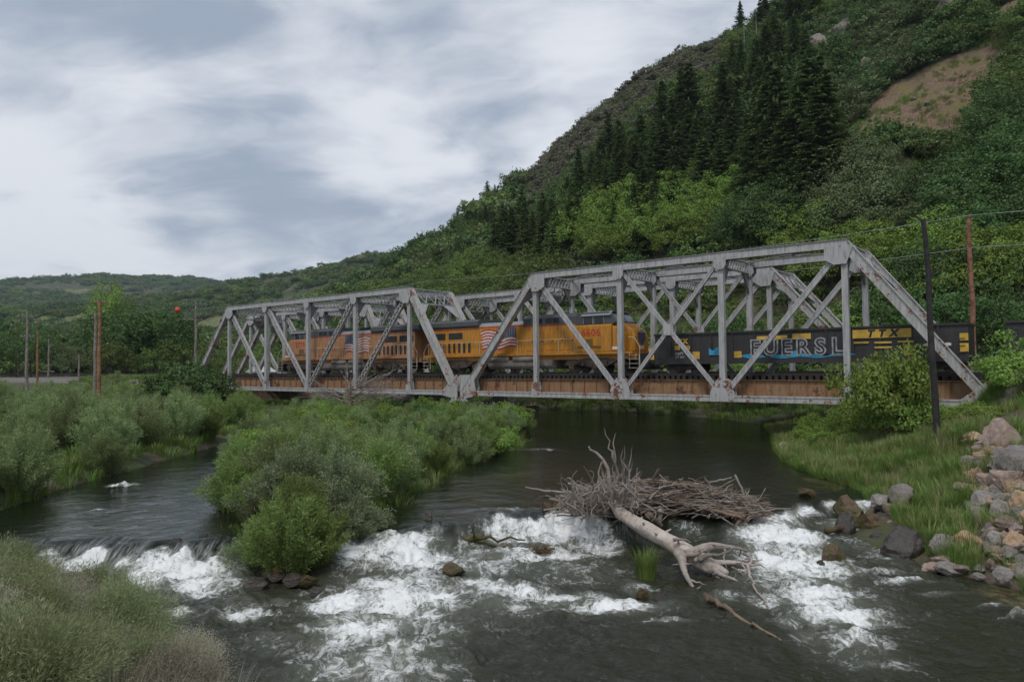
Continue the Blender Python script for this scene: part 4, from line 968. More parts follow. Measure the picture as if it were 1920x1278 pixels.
def make_gondola(u0, u1, label, art=True, part_right=True):
    L = u1 - u0; root = empty('gondola_car', bw((u0 + u1) / 2, TRK, RZ), -YAW, label, 'freight car', 'black gondola cars'); h = L / 2
    y = 1.5; zt_ = 2.72; zl = .92
    b = MB(); b.box(-h + .3, h - .3, -y, -y + .06, zl, zt_ - .12); b.box(-h + .3, h - .3, y - .06, y, zl, zt_ - .12); b.box(-h + .3, -h + .36, -y + .061, y - .061, zl, zt_ - .12); b.box(h - .36, h - .3, -y + .061, y - .061, zl, zt_ - .12); b.box(-h + .361, h - .361, -y + .061, y - .061, zl, zl + .08)
    k = -h + 1.5
    while k < h - 1: b.box(k - .05, k + .05, -y - .07, -y - .0005, zl + .25, zt_ - .121); b.box(k - .05, k + .05, y + .0005, y + .07, zl + .25, zt_ - .121); k += 1.45
    b.build('body', GON, root)
    t = MB(); t.box(-h + .25, h - .25, -y - .1, -y + .1, zt_ - .119, zt_); t.box(-h + .25, h - .25, y - .1, y + .1, zt_ - .119, zt_); t.box(-h + .25, -h + .42, -y + .101, y - .101, zt_ - .119, zt_); t.box(h - .42, h - .25, -y + .101, y - .101, zt_ - .119, zt_); t.build('top_rail', GON, root)
    t = MB(); t.box(-h + .3, h - .3, -y - .05, -y - .001, zl - .3, zl + .12); t.box(-h + .3, h - .3, y + .001, y + .05, zl - .3, zl + .12); t.box(-h, h, -.3, .3, .7, zl - .001); t.build('side_sill', GON, root)
    for e in (-1, 1):
        c = MB(); c.box(e * (h + .05) - .4, e * (h + .05) + .4, -.13, .13, .72, .96); c.build('coupler', BLK, root)
        xc = e * (h - 2.1); fr = MB()
        for sg in (-1, 1): fr.prism_xz([(xc - 1.15, .35), (xc - 1.05, .62), (xc - .5, .72), (xc + .5, .72), (xc + 1.05, .62), (xc + 1.15, .35), (xc + .8, .33), (xc + .45, .2), (xc - .45, .2), (xc - .8, .33)], sg * 1.0 - .08, sg * 1.0 + .08)
        bg = fr.build('truck', UNDER, root)
        for q in (-.85, .85):
            wm = MB(); wm.cyl_y(xc + q, .43, .43, -.80, -.68, 20); wm.cyl_y(xc + q, .43, .43, .68, .80, 20); wm.cyl_y(xc + q, .43, .09, -.68, .68, 10); wm.build('wheelset', RAIL_STEEL, bg)
        ld = MB()
        for q in range(4): ld.tube([(e * (h - .45), -y - .12, 1.1 + q * .38), (e * (h - .85), -y - .12, 1.1 + q * .38)], .018, 6)
        ld.build('ladder_rungs', BLK, root)
    if art:
        F = -y - .073; o = (u0 + u1) / 2
        def pan(nm, a, b_, z0, z1, m): q = MB(); q.box(a - o, b_ - o, F - .012, F, z0, z1); return q.build(nm, m, root)
        pan('reflector_panel', 16.62, 17.0, .95, 1.75, GYEL)
        side_text('car_number_lettering', 'TTX', .42, GYEL, 19.0 - o, 2.15, F, root, spacing=1.4, bold=.03)
        side_text('car_number_lettering', '58 420', .40, GYEL, 19.1 - o, 1.72, F, root, bold=.025)
        side_text('load_lettering', 'CAPY', .25, WHITE, 18.9 - o, 1.33, F, root)
        side_text('load_lettering', 'LT WT', .22, WHITE, 18.95 - o, 1.08, F, root)
        pan('reflector_panel', 19.85, 20.35, .95, 1.45, GYEL); pan('reflector_panel', 22.7, 23.2, 1.0, 1.42, GYEL)
        pan('yellow_panel', 24.2, 26.1, 2.1, 2.34, GYEL); pan('yellow_panel', 26.4, 27.5, 2.08, 2.42, GYEL)
        pn = pan('yellow_panel', 29.85, 32.9, 2.02, 2.52, GYEL)
        side_text('panel_lettering', 'TTX', .56, BLK, 31.4 - o, 2.26, F - .02, root, shear=.25, bold=.03, spacing=1.9)
        for a, b_, z in ((29.9, 30.7, 1.72), (31.0, 31.9, 1.70), (32.2, 33.0, 1.72), (31.0, 31.9, 1.42)): pan('yellow_stripe', a, b_, z, z + .1, GYEL)
        pan('reflector_panel', 32.5, 33.0, 1.0, 1.52, GYEL); pan('reflector_panel', 35.2, 35.6, 1.75, 2.15, GYEL); pan('reflector_panel', 35.2, 35.6, 1.15, 1.6, GYEL)
        # bubble letters over a blue cloud
        q = MB(); rg = random.Random(4); n = 60; xs = [23.0 + 7.0 * i / n - o for i in range(n + 1)]
        f0 = lambda x: .96 + .05 * math.sin(x * 3.1); f1 = lambda x: 1.18 + .13 * math.sin(x * 2.2 + 1) + .08 * math.sin(x * 5.3)
        tp = lambda x: min(1, (x - xs[0]) * 1.3, (xs[-1] - x) * 1.3)
        ribbon(q, xs[0], xs[-1], lambda x: 1.10 - (1.10 - f0(x)) * tp(x), lambda x: 1.12 + (f1(x) - 1.12) * tp(x), F - .004, 60); q.build('graffiti_blue', GRBLUE, root)
        x = 24.1
        for ch, wd in (('E', .95), ('U', .95), ('E', .95), ('R', 1.0), ('S', .95), ('L', .8)):
            side_text('graffiti_letter', ch, 1.32, GRWHITE, x - o, 1.56, F - .012, root, bold=.085)
            side_text('graffiti_letter_inner', ch, 1.32, BLK, x - o, 1.56, F - .022, root, bold=-.012)
            x += wd * 1.02
        q = MB(); ribbon(q, 21.0 - o, 21.9 - o, lambda x: 1.2, lambda x: 1.62 + .12 * math.sin(x * 9), F - .004); q.build('graffiti_blue', GRBLUE, root)
        q = MB(); ribbon(q, 33.5 - o, 34.8 - o, lambda x: 1.44 - .05 * math.sin(x * 5), lambda x: 1.60 + .06 * math.sin(x * 7), F - .004); q.build('graffiti_tag', WHITE, root)
    return root
make_gondola(16.75, 35.9, 'long black gondola car with yellow panels and white and blue graffiti, on the right span', True)
make_gondola(37.0, 56.0, 'black gondola car cut off by the right edge of the photo, beyond the bridge', False)

# ------------------------------------------------------------------ poles, wires, shed
def pole(px, py_top, py_bot, r, rad, m, label, arms=(), lean=0.0, z=None, ball=None, name='utility_pole', group=None, insul=True):
    b = at_r(px, py_bot, r) if z is None else at(px, py_bot, z); r = math.hypot(b.x, b.y)
    top = at_r(px, py_top, r); h = top.z - b.z; g = hz(b.x, b.y)
    e = empty(name, (b.x, b.y, min(g, b.z) - .1), -YAW, label, 'utility pole', group); zb = b.z - min(g, b.z) + .1; H = top.z - (min(g, b.z) - .1)
    mb = MB(); rg = random.Random(px); n = 8
    mb.tube([(lean * H * k / n + rg.uniform(-.25, .25) * rad, rg.uniform(-.2, .2) * rad, H * k / n) for k in range(n + 1)], [rad * (1 - .35 * k / n) for k in range(n + 1)], 10); mb.build('shaft', m, e, smooth=False)
    for (dz, wd) in arms:
        a = MB(); a.box(-wd / 2, wd / 2, -.06, .06, H - dz - .06, H - dz + .06)
        ar = a.build('crossarm', m, e); ar.rotation_euler = (0, 0, 1.3)
        if insul:
            i_ = MB()
            for q in (-.42, -.2, .2, .42): i_.tube([(q * wd, 0, H - dz + .06), (q * wd, 0, H - dz + .2)], [.05, .03], 6)
            i_.build('insulators', WIRE, ar)
    return e, top
G = 'poles left of the bridge'
pole(50, 583, 700, 88, .17, POLE_GREY, 'grey wooden pole with a single crossarm, leftmost of the poles beside the track', ((.5, 1.8), (2.6, 1.2)), group=G)
pole(70, 618, 698, 110, .16, POLE_BROWN, 'short brown pole just right of the leftmost grey pole', (), group=G)
pole(91, 635, 696, 130, .15, POLE_GREY, 'small dark grey distant pole with a low crossarm', ((5.0, 1.6),), group=G)
pole(148, 665, 698, 115, .14, POLE_GREY, 'short thin grey pole left of the tall pair', (), group=G)
pole(178, 583, 706, 72, .18, POLE_GREY, 'grey pole of the tall pair standing close together', (), group=G)
pole(186, 562, 706, 71, .18, POLE_BROWN, 'orange-brown pole of the tall pair standing close together', ((.25, .9),), group=G)
e, top = pole(367, 565, 668, 98, .2, POLE_GREY, 'grey pole with three crossarms left of the bridge, near the orange ball', ((.3, 2.6), (1.6, 3.0), (2.3, 3.2)), group=G)
# marker ball on a wire
def wire(pts, label, rad=.014):
    mb = MB(); out = []
    for a, b in zip(pts[:-1], pts[1:]):
        a = Vector(a); b = Vector(b); L = (b - a).length
        for k in range(12): t = k / 12; out.append(a.lerp(b, t) - Vector((0, 0, 4 * t * (1 - t) * L * .012)))
    out.append(Vector(pts[-1])); mb.tube(out, rad, 5)
    return tag(mb.build('overhead_wire', WIRE, None, smooth=True), label, 'wire', 'overhead wires')
e2, tp = pole(1758, 408, 800, 33.5, .14, POLE_DARK, 'tall tarred black pole leaning slightly in front of the right end post', (), lean=-.028)
for a_, b_ in (((-.55, 0, 9.35), (-.2, 0, 8.95)), ((-.2, 0, 6.6), (.12, 0, 7.1))):
    k = MB(); k.beam(a_, b_, .07, .08); k.build('broken_stub', POLE_DARK, e2)
e3, tp3 = pole(1827, 405, 662, 61.5, .21, POLE_RUST, 'tall peeling reddish-brown pole behind the freight cars at right', (), lean=-.008)
W1 = [at_w(*q) for q in ((240, 610, 17), (760, 548, 17), (1290, 517, 17), (1824, 403, 17), (2200, 345, 17))]
WZ = W1[3].z
def along(u, z, w=17): return bw(u, w, z - BZ)
uu = to_bridge(W1[3].x, W1[3].y)[0]
wire([along(uu - 110, WZ - .5), along(uu - 55, WZ - .3), along(uu, WZ), along(uu + 40, WZ)], 'upper overhead wire running from the reddish-brown pole behind the bridge', .022)
z2 = at_w(1824, 464, 17).z
wire([along(uu - 110, z2 - .3), along(uu - 55, z2 - .2), along(uu, z2), along(uu + 40, z2)], 'lower overhead wire running from the reddish-brown pole behind the bridge', .022)
bp = at_r(333, 581, 96); mb = MB()
bm_r = .33
ball = empty('marker_ball', bp, 0, 'small orange-red marker ball hung on a wire at far left of the bridge', 'marker ball')
for k in range(1): 
    pr = [(math.sin(math.pi * i / 12) * bm_r, -math.cos(math.pi * i / 12) * bm_r) for i in range(13)]
    mb.tube([(0, 0, z) for _, z in pr], [max(x, .004) for x, _ in pr], 20, cap=False); mb.build('ball', mat_basic('orange_red_ball', (.62, .07, .02), .5, var=.05), ball, smooth=True)
    c_ = MB(); c_.tube([(0, 0, bm_r - .02), (0, 0, bm_r + .12)], .05, 8); c_.build('clamp', WIRE, ball)
wire([at_r(40, 607, 96), bp + Vector((0, 0, bm_r + .05)), top - Vector((0, 0, 1.5))], 'thin wire carrying the orange marker ball to the pole', .012)
sh = march(492, 668, 90)
if sh is not None:
    s0 = at_r(490, 690, 118); e = empty('shed', (s0.x, s0.y, hz(s0.x, s0.y)), -.5, 'small white shed seen through the left truss span', 'shed'); h0 = max(0, s0.z - hz(s0.x, s0.y)) 
    mb = MB(); mb.box(-1.6, 1.6, -1.4, 1.4, -.2, 2.6); mb.build('wall', mat_basic('white_siding', (.62, .63, .62), .7, var=.08), e)
    mb = MB(); mb.prism_xz([(-1.8, 2.6), (1.8, 2.6), (0, 3.5)], -1.6, 1.6); mb.build('roof', mat_basic('pale_metal_roof', (.5, .52, .52), .5, var=.1), e)
    mb = MB(); mb.box(-.4, .4, -1.44, -1.401, .2, 2.2); mb.build('door', mat_basic('grey_door', (.3, .3, .3), .6), e)

# ------------------------------------------------------------------ trees and scrub
RG = np.random.default_rng(11)
def tree_set(kind, seeds, h, rad, base, ncl, per, L, mat, trunk_r=.16, **kw):
    out = []
    for sd_ in seeds:
        cm, ctr = crown_mesh(kind + '_crown', sd_, h, rad, base, ncl, per, L, mat, **kw); out.append((('trunk', trunk_mesh(kind + '_trunk', sd_, h, base, trunk_r, ctr, BARK)), ('crown', cm)))
    return out
FIRS = [(('trunk', trunk_mesh('fir_trunk', s_, 15, 6, .22, [], BARK, 0)), ('crown', conifer_mesh('fir_crown', s_, 16, 4.5 + .5 * (s_ % 3), L_FIR, tiers=30 + 2 * (s_ % 3), L=.85, bare=.05))) for s_ in range(1, 6)]
OAKS = tree_set('oak', (1, 2, 3, 4), 6.5, 3.0, .6, 46, 62, .30, L_OAK)
DARKS = tree_set('maple', (5, 6, 7, 8), 8.5, 3.6, 1.0, 56, 66, .32, L_DARK)
BRIGHTS = tree_set('ash', (9, 10, 11, 12), 8.0, 3.0, .8, 52, 66, .29, L_ASH, zstretch=1.05)
DULLS = tree_set('cottonwood', (13, 14, 15), 9.0, 3.9, 1.2, 60, 66, .31, L_BLUE)
COUNT = {}
def plant_tree(kind, pool, loc, s, label, group, cat='tree', sz=None):
    p = pool[RG.integers(len(pool))]; z = hz(loc[0], loc[1])
    return add_thing(kind, p, (loc[0], loc[1], z - .1), RG.uniform(0, 6.28), s, sz, label, cat, group)
def in_poly_px(poly, n, mind=9):
    xs = [p[0] for p in poly]; ys = [p[1] for p in poly]; out = []; tries = 0
    while len(out) < n and tries < n * 40:
        tries += 1; q = (RG.uniform(min(xs), max(xs)), RG.uniform(min(ys), max(ys)))
        if poly_sd(np.array([q[0]]), np.array([q[1]]), poly)[0] < 0: continue
        if any(abs(q[0] - o[0]) < mind and abs(q[1] - o[1]) < mind for o in out): continue
        out.append(q)
    return out
def stand(kind, pool, poly, n, s0, s1, label, group, mind=9, r0=60, rmin=60):
    for px, py in in_poly_px(poly, n, mind):
        v = march(px, py, r0)
        if v is None or math.hypot(v.x, v.y) > 700: continue
        u, w = to_bridge(v.x, v.y)
        if 'scree' not in label and float(scree_at(np.array([v.x]), np.array([v.y]))[0]) > .5: continue
        plant_tree(kind, pool, v, RG.uniform(s0, s1), label, group)
G1 = 'firs on the mountain'
for px, py, s in ((858, 436, .80), (831, 447, .55), (914, 398, .75), (928, 404, .5), (1388, 48, .75)):
    v = at_r(px, py, float(np.interp(math.atan2(px - 960, F_PX), *_MC[:2])) - 3)
    plant_tree('fir_tree', FIRS, v, s, {858: 'lone pointed fir on the skyline, tallest at the left end of the ridge', 831: 'small fir on the skyline left of the lone pointed fir', 914: 'fir on the skyline at the upper left edge of the dense stand', 928: 'short fir just right of the skyline fir at the stand edge',
               1388: 'fir on the skyline near the top of the photo'}[px], G1)
stand('fir_tree', FIRS, [(905, 440), (960, 425), (1075, 470), (1060, 540), (940, 530)], 26, .5, .85, 'dark fir in the lower left stand above the scrub, left of the bridge peak', G1, 13)
stand('fir_tree', FIRS, [(1050, 395), (1150, 300), (1230, 285), (1240, 420), (1120, 440)], 28, .5, .9, 'dark fir in the middle stand below the grey sagebrush ridge', G1, 14)
stand('fir_tree', FIRS, [(1215, 285), (1310, 220), (1390, 240), (1390, 400), (1250, 420)], 30, .6, 1.0, 'dark fir in the tall stand at the centre of the mountain slope', G1, 14)
stand('fir_tree', FIRS, [(1330, 180), (1400, 110), (1500, 90), (1520, 160), (1420, 230), (1350, 235)], 22, .45, .75, 'fir high on the slope near the top of the photo', G1, 14)
stand('fir_tree', FIRS, [(1400, 320), (1520, 290), (1575, 350), (1560, 430), (1400, 440)], 26, .95, 1.35, 'dark broad fir in the right-hand stand beside the bare slide', G1, 15)
stand('fir_tree', FIRS, [(1385, 60), (1440, 10), (1560, 10), (1560, 60), (1450, 90)], 12, .55, .85, 'fir in the highest clump at the top edge of the photo', G1, 14)
stand('fir_tree', FIRS, [(1060, 430), (1250, 430), (1260, 480), (1080, 500)], 9, .5, .75, 'small fir standing among the bright broadleaf trees', G1, 18)
# standing dead snags between the firs
for px, py, lb in ((1395, 110, 'grey dead snag high between the firs'), (1418, 95, 'grey dead snag beside the higher snag'), (1285, 320, 'bare dead trunk low in the fir stand')):
    v = march(px, py, 70)
    if v:
        e = empty('dead_snag', (v.x, v.y, v.z - .2), 0, lb, 'dead tree', 'dead snags'); mb = MB(); mb.tube([(0, 0, 0), (.2, 0, 5), (.1, .1, 10)], [.2, .14, .03], 6); mb.build('trunk', BARK_GREY, e)
        for q in range(16): mb = MB(); a = RG.uniform(0, 6.28); z = RG.uniform(2, 9.5); l = (10 - z) * .25 + .3; mb.tube([(.1, 0, z), (math.cos(a) * l, math.sin(a) * l, z + .3 - RG.uniform(0, .6))], [.05, .015], 4, cap=False); mb.build('branch', BARK_GREY, e)
G2 = 'broadleaf trees on the mountain'
stand('ash_tree', BRIGHTS, [(1000, 500), (1100, 430), (1250, 400), (1390, 350), (1400, 450), (1300, 500), (1100, 525)], 42, .8, 1.15, 'bright green broadleaf tree on the lower slope below the firs', G2, 12)
stand('cottonwood_tree', DULLS, [(1550, 400), (1700, 330), (1760, 440), (1720, 500), (1540, 500)], 26, .75, 1.05, 'dull green rounded tree below the bare slide', G2, 14)
stand('maple_tree', DARKS, [(1380, 440), (1490, 440), (1500, 520), (1390, 520)], 9, .9, 1.15, 'very dark green round tree below the right-hand firs', G2, 14)
stand('maple_tree', DARKS, [(1770, 290), (1920, 230), (1960, 430), (1920, 560), (1820, 560), (1750, 470)], 34, .8, 1.1, 'dark green tree on the slope right of the bare slide, above the poles', G2, 14)
stand('ash_tree', BRIGHTS, [(1420, 500), (1560, 480), (1760, 520), (1700, 570), (1500, 570)], 18, .75, 1.0, 'light green tree on the low slope behind the right end of the truss', G2, 14)
stand('ash_tree', BRIGHTS, [(1640, 575), (1800, 520), (1930, 480), (1930, 575), (1820, 600), (1700, 600)], 20, .7, 1.0, 'bright green tree low on the slope behind the freight cars', G2, 14)
stand('maple_tree', DARKS, [(1700, 560), (1850, 540), (1860, 590), (1720, 600)], 6, .6, .85, 'dark tree low on the slope behind the freight cars', G2, 14)
stand('oak_tree', OAKS, [(640, 590), (740, 530), (850, 480), (930, 520), (1050, 560), (1000, 600), (720, 610)], 60, .75, 1.3, 'mid green oak on the low slope behind the left truss', G2, 11)
stand('ash_tree', BRIGHTS, [(700, 590), (850, 520), (950, 560), (900, 600)], 12, .7, 1.0, 'lighter green tree among the oaks behind the left truss', G2, 14)
stand('oak_tree', OAKS, [(1850, 120), (1925, 70), (1940, 240), (1830, 220)], 12, .9, 1.3, 'yellowish green oak at the upper right edge of the slope', G2, 14)
G3 = 'trees along the far bank'
rg_ = np.random.default_rng(5)
for k in range(46):
    u = -66 + k * 2.45 + rg_.uniform(-.8, .8); w = 24 + rg_.uniform(0, 9) + (3 if u > 25 else 0)
    if u > 38: continue
    v = bw(u, w); pool, kd, lb = ((BRIGHTS, 'ash_tree', 'light green tree on the far bank just behind the bridge'), (DARKS, 'maple_tree', 'dark green tree on the far bank just behind the bridge'), (OAKS, 'oak_tree', 'low oak on the far bank just behind the bridge'))[rg_.choice(3, p=[.45, .2, .35])]
    plant_tree(kd, pool, v, rg_.uniform(.55, .85) * (1.15 if pool is OAKS else 1), lb, G3)
for k in range(58):
    u = -66 + k * 1.75 + rg_.uniform(-.8, .8); v = bw(u, 19.3 + rg_.uniform(0, 2.2)); plant_tree('bank_bush', OAKS if k % 3 else DULLS, v, rg_.uniform(.28, .42), 'low bush at the water edge under the far side of the bridge', 'bushes at the far water edge', 'bush')
G4 = 'trees in the valley beyond the left approach'
for px, r, s, lb, pool, kd in [(x, rr, s, l, p, k) for (x0, x1, n, rr0, rr1, s0, s1, l, p, k) in (
        (-60, 70, 7, 150, 190, .95, 1.2, 'dark green valley tree behind the leftmost poles', DARKS, 'maple_tree'), (90, 185, 7, 150, 210, .6, .85, 'low olive valley tree between the poles', DULLS, 'cottonwood_tree'),
        (190, 350, 12, 130, 170, 1.0, 1.35, 'large dark green tree in the valley grove left of the bridge', DARKS, 'maple_tree'), (200, 420, 12, 118, 135, .55, .8, 'mid green tree at the front of the valley grove', OAKS, 'oak_tree'),
        (340, 520, 12, 125, 175, .8, 1.1, 'tree seen through the left end of the truss', OAKS, 'oak_tree'), (0, 330, 14, 260, 420, .9, 1.3, 'distant valley tree below the green fields', DULLS, 'cottonwood_tree'), (195, 225, 3, 240, 260, 1.6, 1.9, 'tall pale poplar behind the pair of poles', BRIGHTS, 'poplar_tree'))
        for x, rr, s, l, p, k in [(rg_.uniform(x0, x1), rg_.uniform(rr0, rr1), rg_.uniform(s0, s1), l, p, k) for _ in range(n)]]:
    v = at_r(px, 690, r); plant_tree(kd, pool, v, s, lb, G4, sz=s * 1.5 if kd == 'poplar_tree' else None)

def bush_lib(name, mat, n=4, h=3.3, rad=2.1, cl=18, per=34, L=.31):
    return [crown_mesh(name, 50 + k, h, rad, 0, cl, per, L, mat, csize=.36)[0] for k in range(n)]
B_OAK = bush_lib('scrub_oak', L_OAK); B_DARK = bush_lib('scrub_dark', L_DARK); B_SAGE = bush_lib('scrub_sage', L_DRYB, h=1.6, rad=1.3); B_BLUE = bush_lib('scrub_dull', L_BLUE)
B_FAR = [crown_mesh('far_scrub', 70 + k, 6, 6, 0, 22, 26, 1.25, m_, csize=.34)[0] for k, m_ in enumerate((L_DARK, L_OAK, L_OAK, L_BLUE, L_DARK))]
B_FARX = [crown_mesh('far_wood', 90 + k, 8, 12, 0, 26, 26, 2.3, m_, csize=.30)[0] for k, m_ in enumerate((L_DARK, L_OAK, L_DARK, L_BLUE))]
def hill_points(n, az0, az1, f):
    rg = np.random.default_rng(n); az = rg.uniform(az0, az1, n); return f(az, rg)
def mount_pts(n, seed, az0=-.40, az1=.68, t0=0.0, t1=1.04):
    rg = np.random.default_rng(seed); az = rg.uniform(az0, az1, n); RC = np.interp(az, *_MC[:2]); ang = np.clip(np.abs(YAW - az), 0, 1.25); RF = np.minimum((26 - CW) / np.cos(ang), RC - 120)
    t = t0 + (t1 - t0) * rg.uniform(0, 1, n) ** .8; r = RF + (RC - RF) * t; x = r * np.sin(az); y = r * np.cos(az); return x, y, t, az, rg
x, y, t, az, rg = mount_pts(15000, 3)
den = fbm(x * .035, y * .035, 4, 21); sc = scree_at(x, y); ridge = (t > .80) & (az < .30)
px_ = 960 + np.tan(az) * F_PX; u_, w_ = to_bridge(x, y)
clear = (u_ > 36) & (w_ < 31)
ok = (rg.uniform(0, 1, len(x)) < np.where(ridge, .30, .92 * sstep(den, .36, .50) + .12)) & (sc < .4) & ~clear
def put(name, sel, lib, smin, smax, label, cat, seed):
    X = x[sel]; Y = y[sel]; Z = height(X, Y) - .1; rr = np.random.default_rng(seed); scatter(name, np.stack([X, Y, Z], 1), rr.uniform(smin, smax, len(X)) * (1 + .2 * rr.normal(size=len(X)).clip(-1, 2)), lib, label, cat, seed)
pick = fbm(x * .05, y * .05, 3, 61) + rg.uniform(-.12, .12, len(x))
put('oak_scrub', ok & ~ridge & (pick < .50), B_OAK, .55, 1.25, 'mid green oak scrub covering the mountain slope', 'scrub', 4)
put('dark_scrub', ok & ~ridge & (pick >= .50) & (pick < .62), B_DARK, .6, 1.3, 'darker green scrub in patches on the mountain slope', 'scrub', 5)
put('dull_scrub', ok & ~ridge & (pick >= .62), B_BLUE, .5, 1.1, 'dull olive scrub in patches on the mountain slope', 'scrub', 6)
rsel = (t > .66) & (az < .30) & (sc < .4) & (rg.uniform(0, 1, len(x)) < sstep(t, .62, .85))
put('ridge_sagebrush', rsel, B_SAGE, .7, 1.5, 'grey-brown sagebrush and bare twigs along the mountain ridge', 'scrub', 7)
put('ridge_oak', (t > .7) & (az < .30) & (sc < .4) & (rg.uniform(0, 1, len(x)) < .42) & (fbm(x * .04, y * .04, 3, 81) > .47), B_BLUE, .5, 1.0, 'sparse green bushes dotting the ridge', 'scrub', 8)
rg = np.random.default_rng(77); n = 15000; az = rg.uniform(-.80, .02, n); r = 190 + (1010 - 190) * rg.uniform(0, 1, n) ** .75; x = r * np.sin(az); y = r * np.cos(az)
ok = (field_at(x, y) < .3) & (rg.uniform(0, 1, n) < sstep(fbm(x * .012, y * .012, 4, 22), .36, .52) + .10)
put('hill_scrub', ok, B_FAR, .45, .95, 'scrub and small trees covering the middle hills', 'scrub', 9)
n = 11000; az = rg.uniform(-.85, .02, n); r = rg.uniform(1150, 2060, n); x = r * np.sin(az); y = r * np.cos(az)
ok = (rg.uniform(0, 1, n) < sstep(fbm(x * .005, y * .005, 4, 23), .33, .5) + .08)
put('far_hill_wood', ok, B_FARX, .5, 1.0, 'dark woods covering the far hills on the left', 'wood', 10)

# ------------------------------------------------------------------ outcrops on the slope
def rock_mesh(name, seed, m, sub=4, rough=.28, flat=.75, facet=True):
    import bmesh
    bm = bmesh.new(); bmesh.ops.create_icosphere(bm, subdivisions=sub, radius=.5); rg = random.Random(seed)
    planes = [(Vector((rg.gauss(0, 1), rg.gauss(0, 1), rg.gauss(0, .8))).normalized(), rg.uniform(.25, .42)) for _ in range(20)]
    off = Vector((seed * 3.1, seed * 1.7, 0))
    for v in bm.verts:
        p = v.co.copy()
        for nrm, d in planes:
            q = p.dot(nrm)
            if q > d: p -= nrm * (q - d) * .985
        nn = mnoise.fractal(p * 4.5 + off, .8, 2.1, 5); p += p.normalized() * nn * .05 * rough / .28
        v.co = Vector((p.x, p.y, p.z * flat))
    me = bpy.data.meshes.new(name); bm.to_mesh(me); bm.free(); me.materials.append(m)
    me.polygons.foreach_set('use_smooth', np.ones(len(me.polygons), bool)); me.set_sharp_from_angle(angle=.38); return me
def mat_rock(name, a, b, moss=None, wet=.85):
    m, T = newmat(name); out = T.n('ShaderNodeOutputMaterial'); p = T.n('ShaderNodeBsdfPrincipled'); tc = T.n('ShaderNodeTexCoord').outputs['Object']; oi = T.n('ShaderNodeObjectInfo')
    n1 = T.noise(tc, 2.5, 6, .65, .6); n2 = T.noise(tc, 9, 6, .7)
    c = T.mix(T.sstep(n1, .3, .7), a, b); c = T.mix(T.sstep(n2, .45, .7, 0, .5), c, tuple(x * .45 for x in a))
    hs = T.n('ShaderNodeHueSaturation'); T.l(c, hs.inputs['Color']); T.l(T.math('ADD', T.math('MULTIPLY', oi.outputs['Random'], .5), .75), hs.inputs['Value']); c = hs.outputs[0]
    if moss: c = T.mix(T.sstep(n1, .46, .58), c, moss)
    T.l(c, p.inputs['Base Color']); p.inputs['Roughness'].default_value = wet
    bp = T.n('ShaderNodeBump'); bp.inputs['Strength'].default_value = .9; bp.inputs['Distance'].default_value = .06; T.l(T.math('ADD', n1, n2), bp.inputs['Height']); T.l(bp.outputs[0], p.inputs['Normal'])
    T.l(p.outputs[0], out.inputs[0]); return m
MR_GREY = mat_rock('grey_granite_boulder', (.20, .18, .165), (.38, .34, .31)); MR_PINK = mat_rock('pinkish_boulder', (.25, .18, .145), (.44, .335, .275)); MR_TAN = mat_rock('tan_sandstone_boulder', (.38, .25, .15), (.50, .36, .24))
MR_WET = mat_rock('wet_dark_rock', (.045, .038, .032), (.10, .085, .07), wet=.3); MR_BROWN = mat_rock('wet_brown_mossy_rock', (.08, .05, .025), (.16, .10, .05), moss=(.07, .065, .015), wet=.45)
MR_CLIFF = mat_rock('mountain_rock', (.20, .17, .15), (.34, .29, .25))
ROCKS = {k: [rock_mesh(k, s_ + 17 * i, m_) for s_ in range(1, 6)] for i, (k, m_) in enumerate((('grey', MR_GREY), ('pink', MR_PINK), ('tan', MR_TAN), ('wet', MR_WET), ('brown', MR_BROWN), ('cliff', MR_CLIFF)))}
def rock(kind, loc, w, d, h, label, group, name='boulder', rz=None, cat='rock'):
    o = link_mesh(name, ROCKS[kind][RG.integers(5)]); o.location = loc; o.scale = (w, d, h / .75); o.rotation_euler = (RG.uniform(-.2, .2), RG.uniform(-.2, .2), RG.uniform(0, 6.28) if rz is None else rz)
    return tag(o, label, cat, group)
for px, py, wpx, hpx, lb in ((1552, 95, 55, 45, 'tall rock outcrop left of the highest scrub patch'), (1580, 70, 50, 40, 'upper rock outcrop beside the tall outcrop'), (1685, 85, 26, 24, 'small pale outcrop alone on the green slope'), (1637, 128, 30, 24, 'rounded outcrop below the tall outcrop'),
                             (1800, 12, 80, 30, 'broad outcrop at the top edge of the photo'), (1740, 0, 50, 24, 'outcrop at the top edge left of the broad one'), (1565, 205, 10, 14, 'narrow pale rock beside the firs'), (1592, 215, 7, 9, 'tiny white stone on the slope'),
                             (1740, 200, 12, 7, 'pale stone lying on the bare slide'), (1715, 190, 12, 6, 'second pale stone at the upper edge of the slide'), (1005, 285, 20, 14, 'small outcrop on the skyline ridge'), (768, 535, 12, 14, 'small outcrop above the left truss')):
    v = march(px, py, 70)
    if v: r = math.hypot(v.x, v.y); s = r / F_PX; big = 1.55 if wpx > 20 else 1.1; rock('cliff', (v.x, v.y, v.z + .1), wpx * s * big, wpx * s * .9, hpx * s * big * 1.25, lb, 'outcrops on the mountain', 'rock_outcrop', rz=-math.atan2(v.x, v.y) * 0)

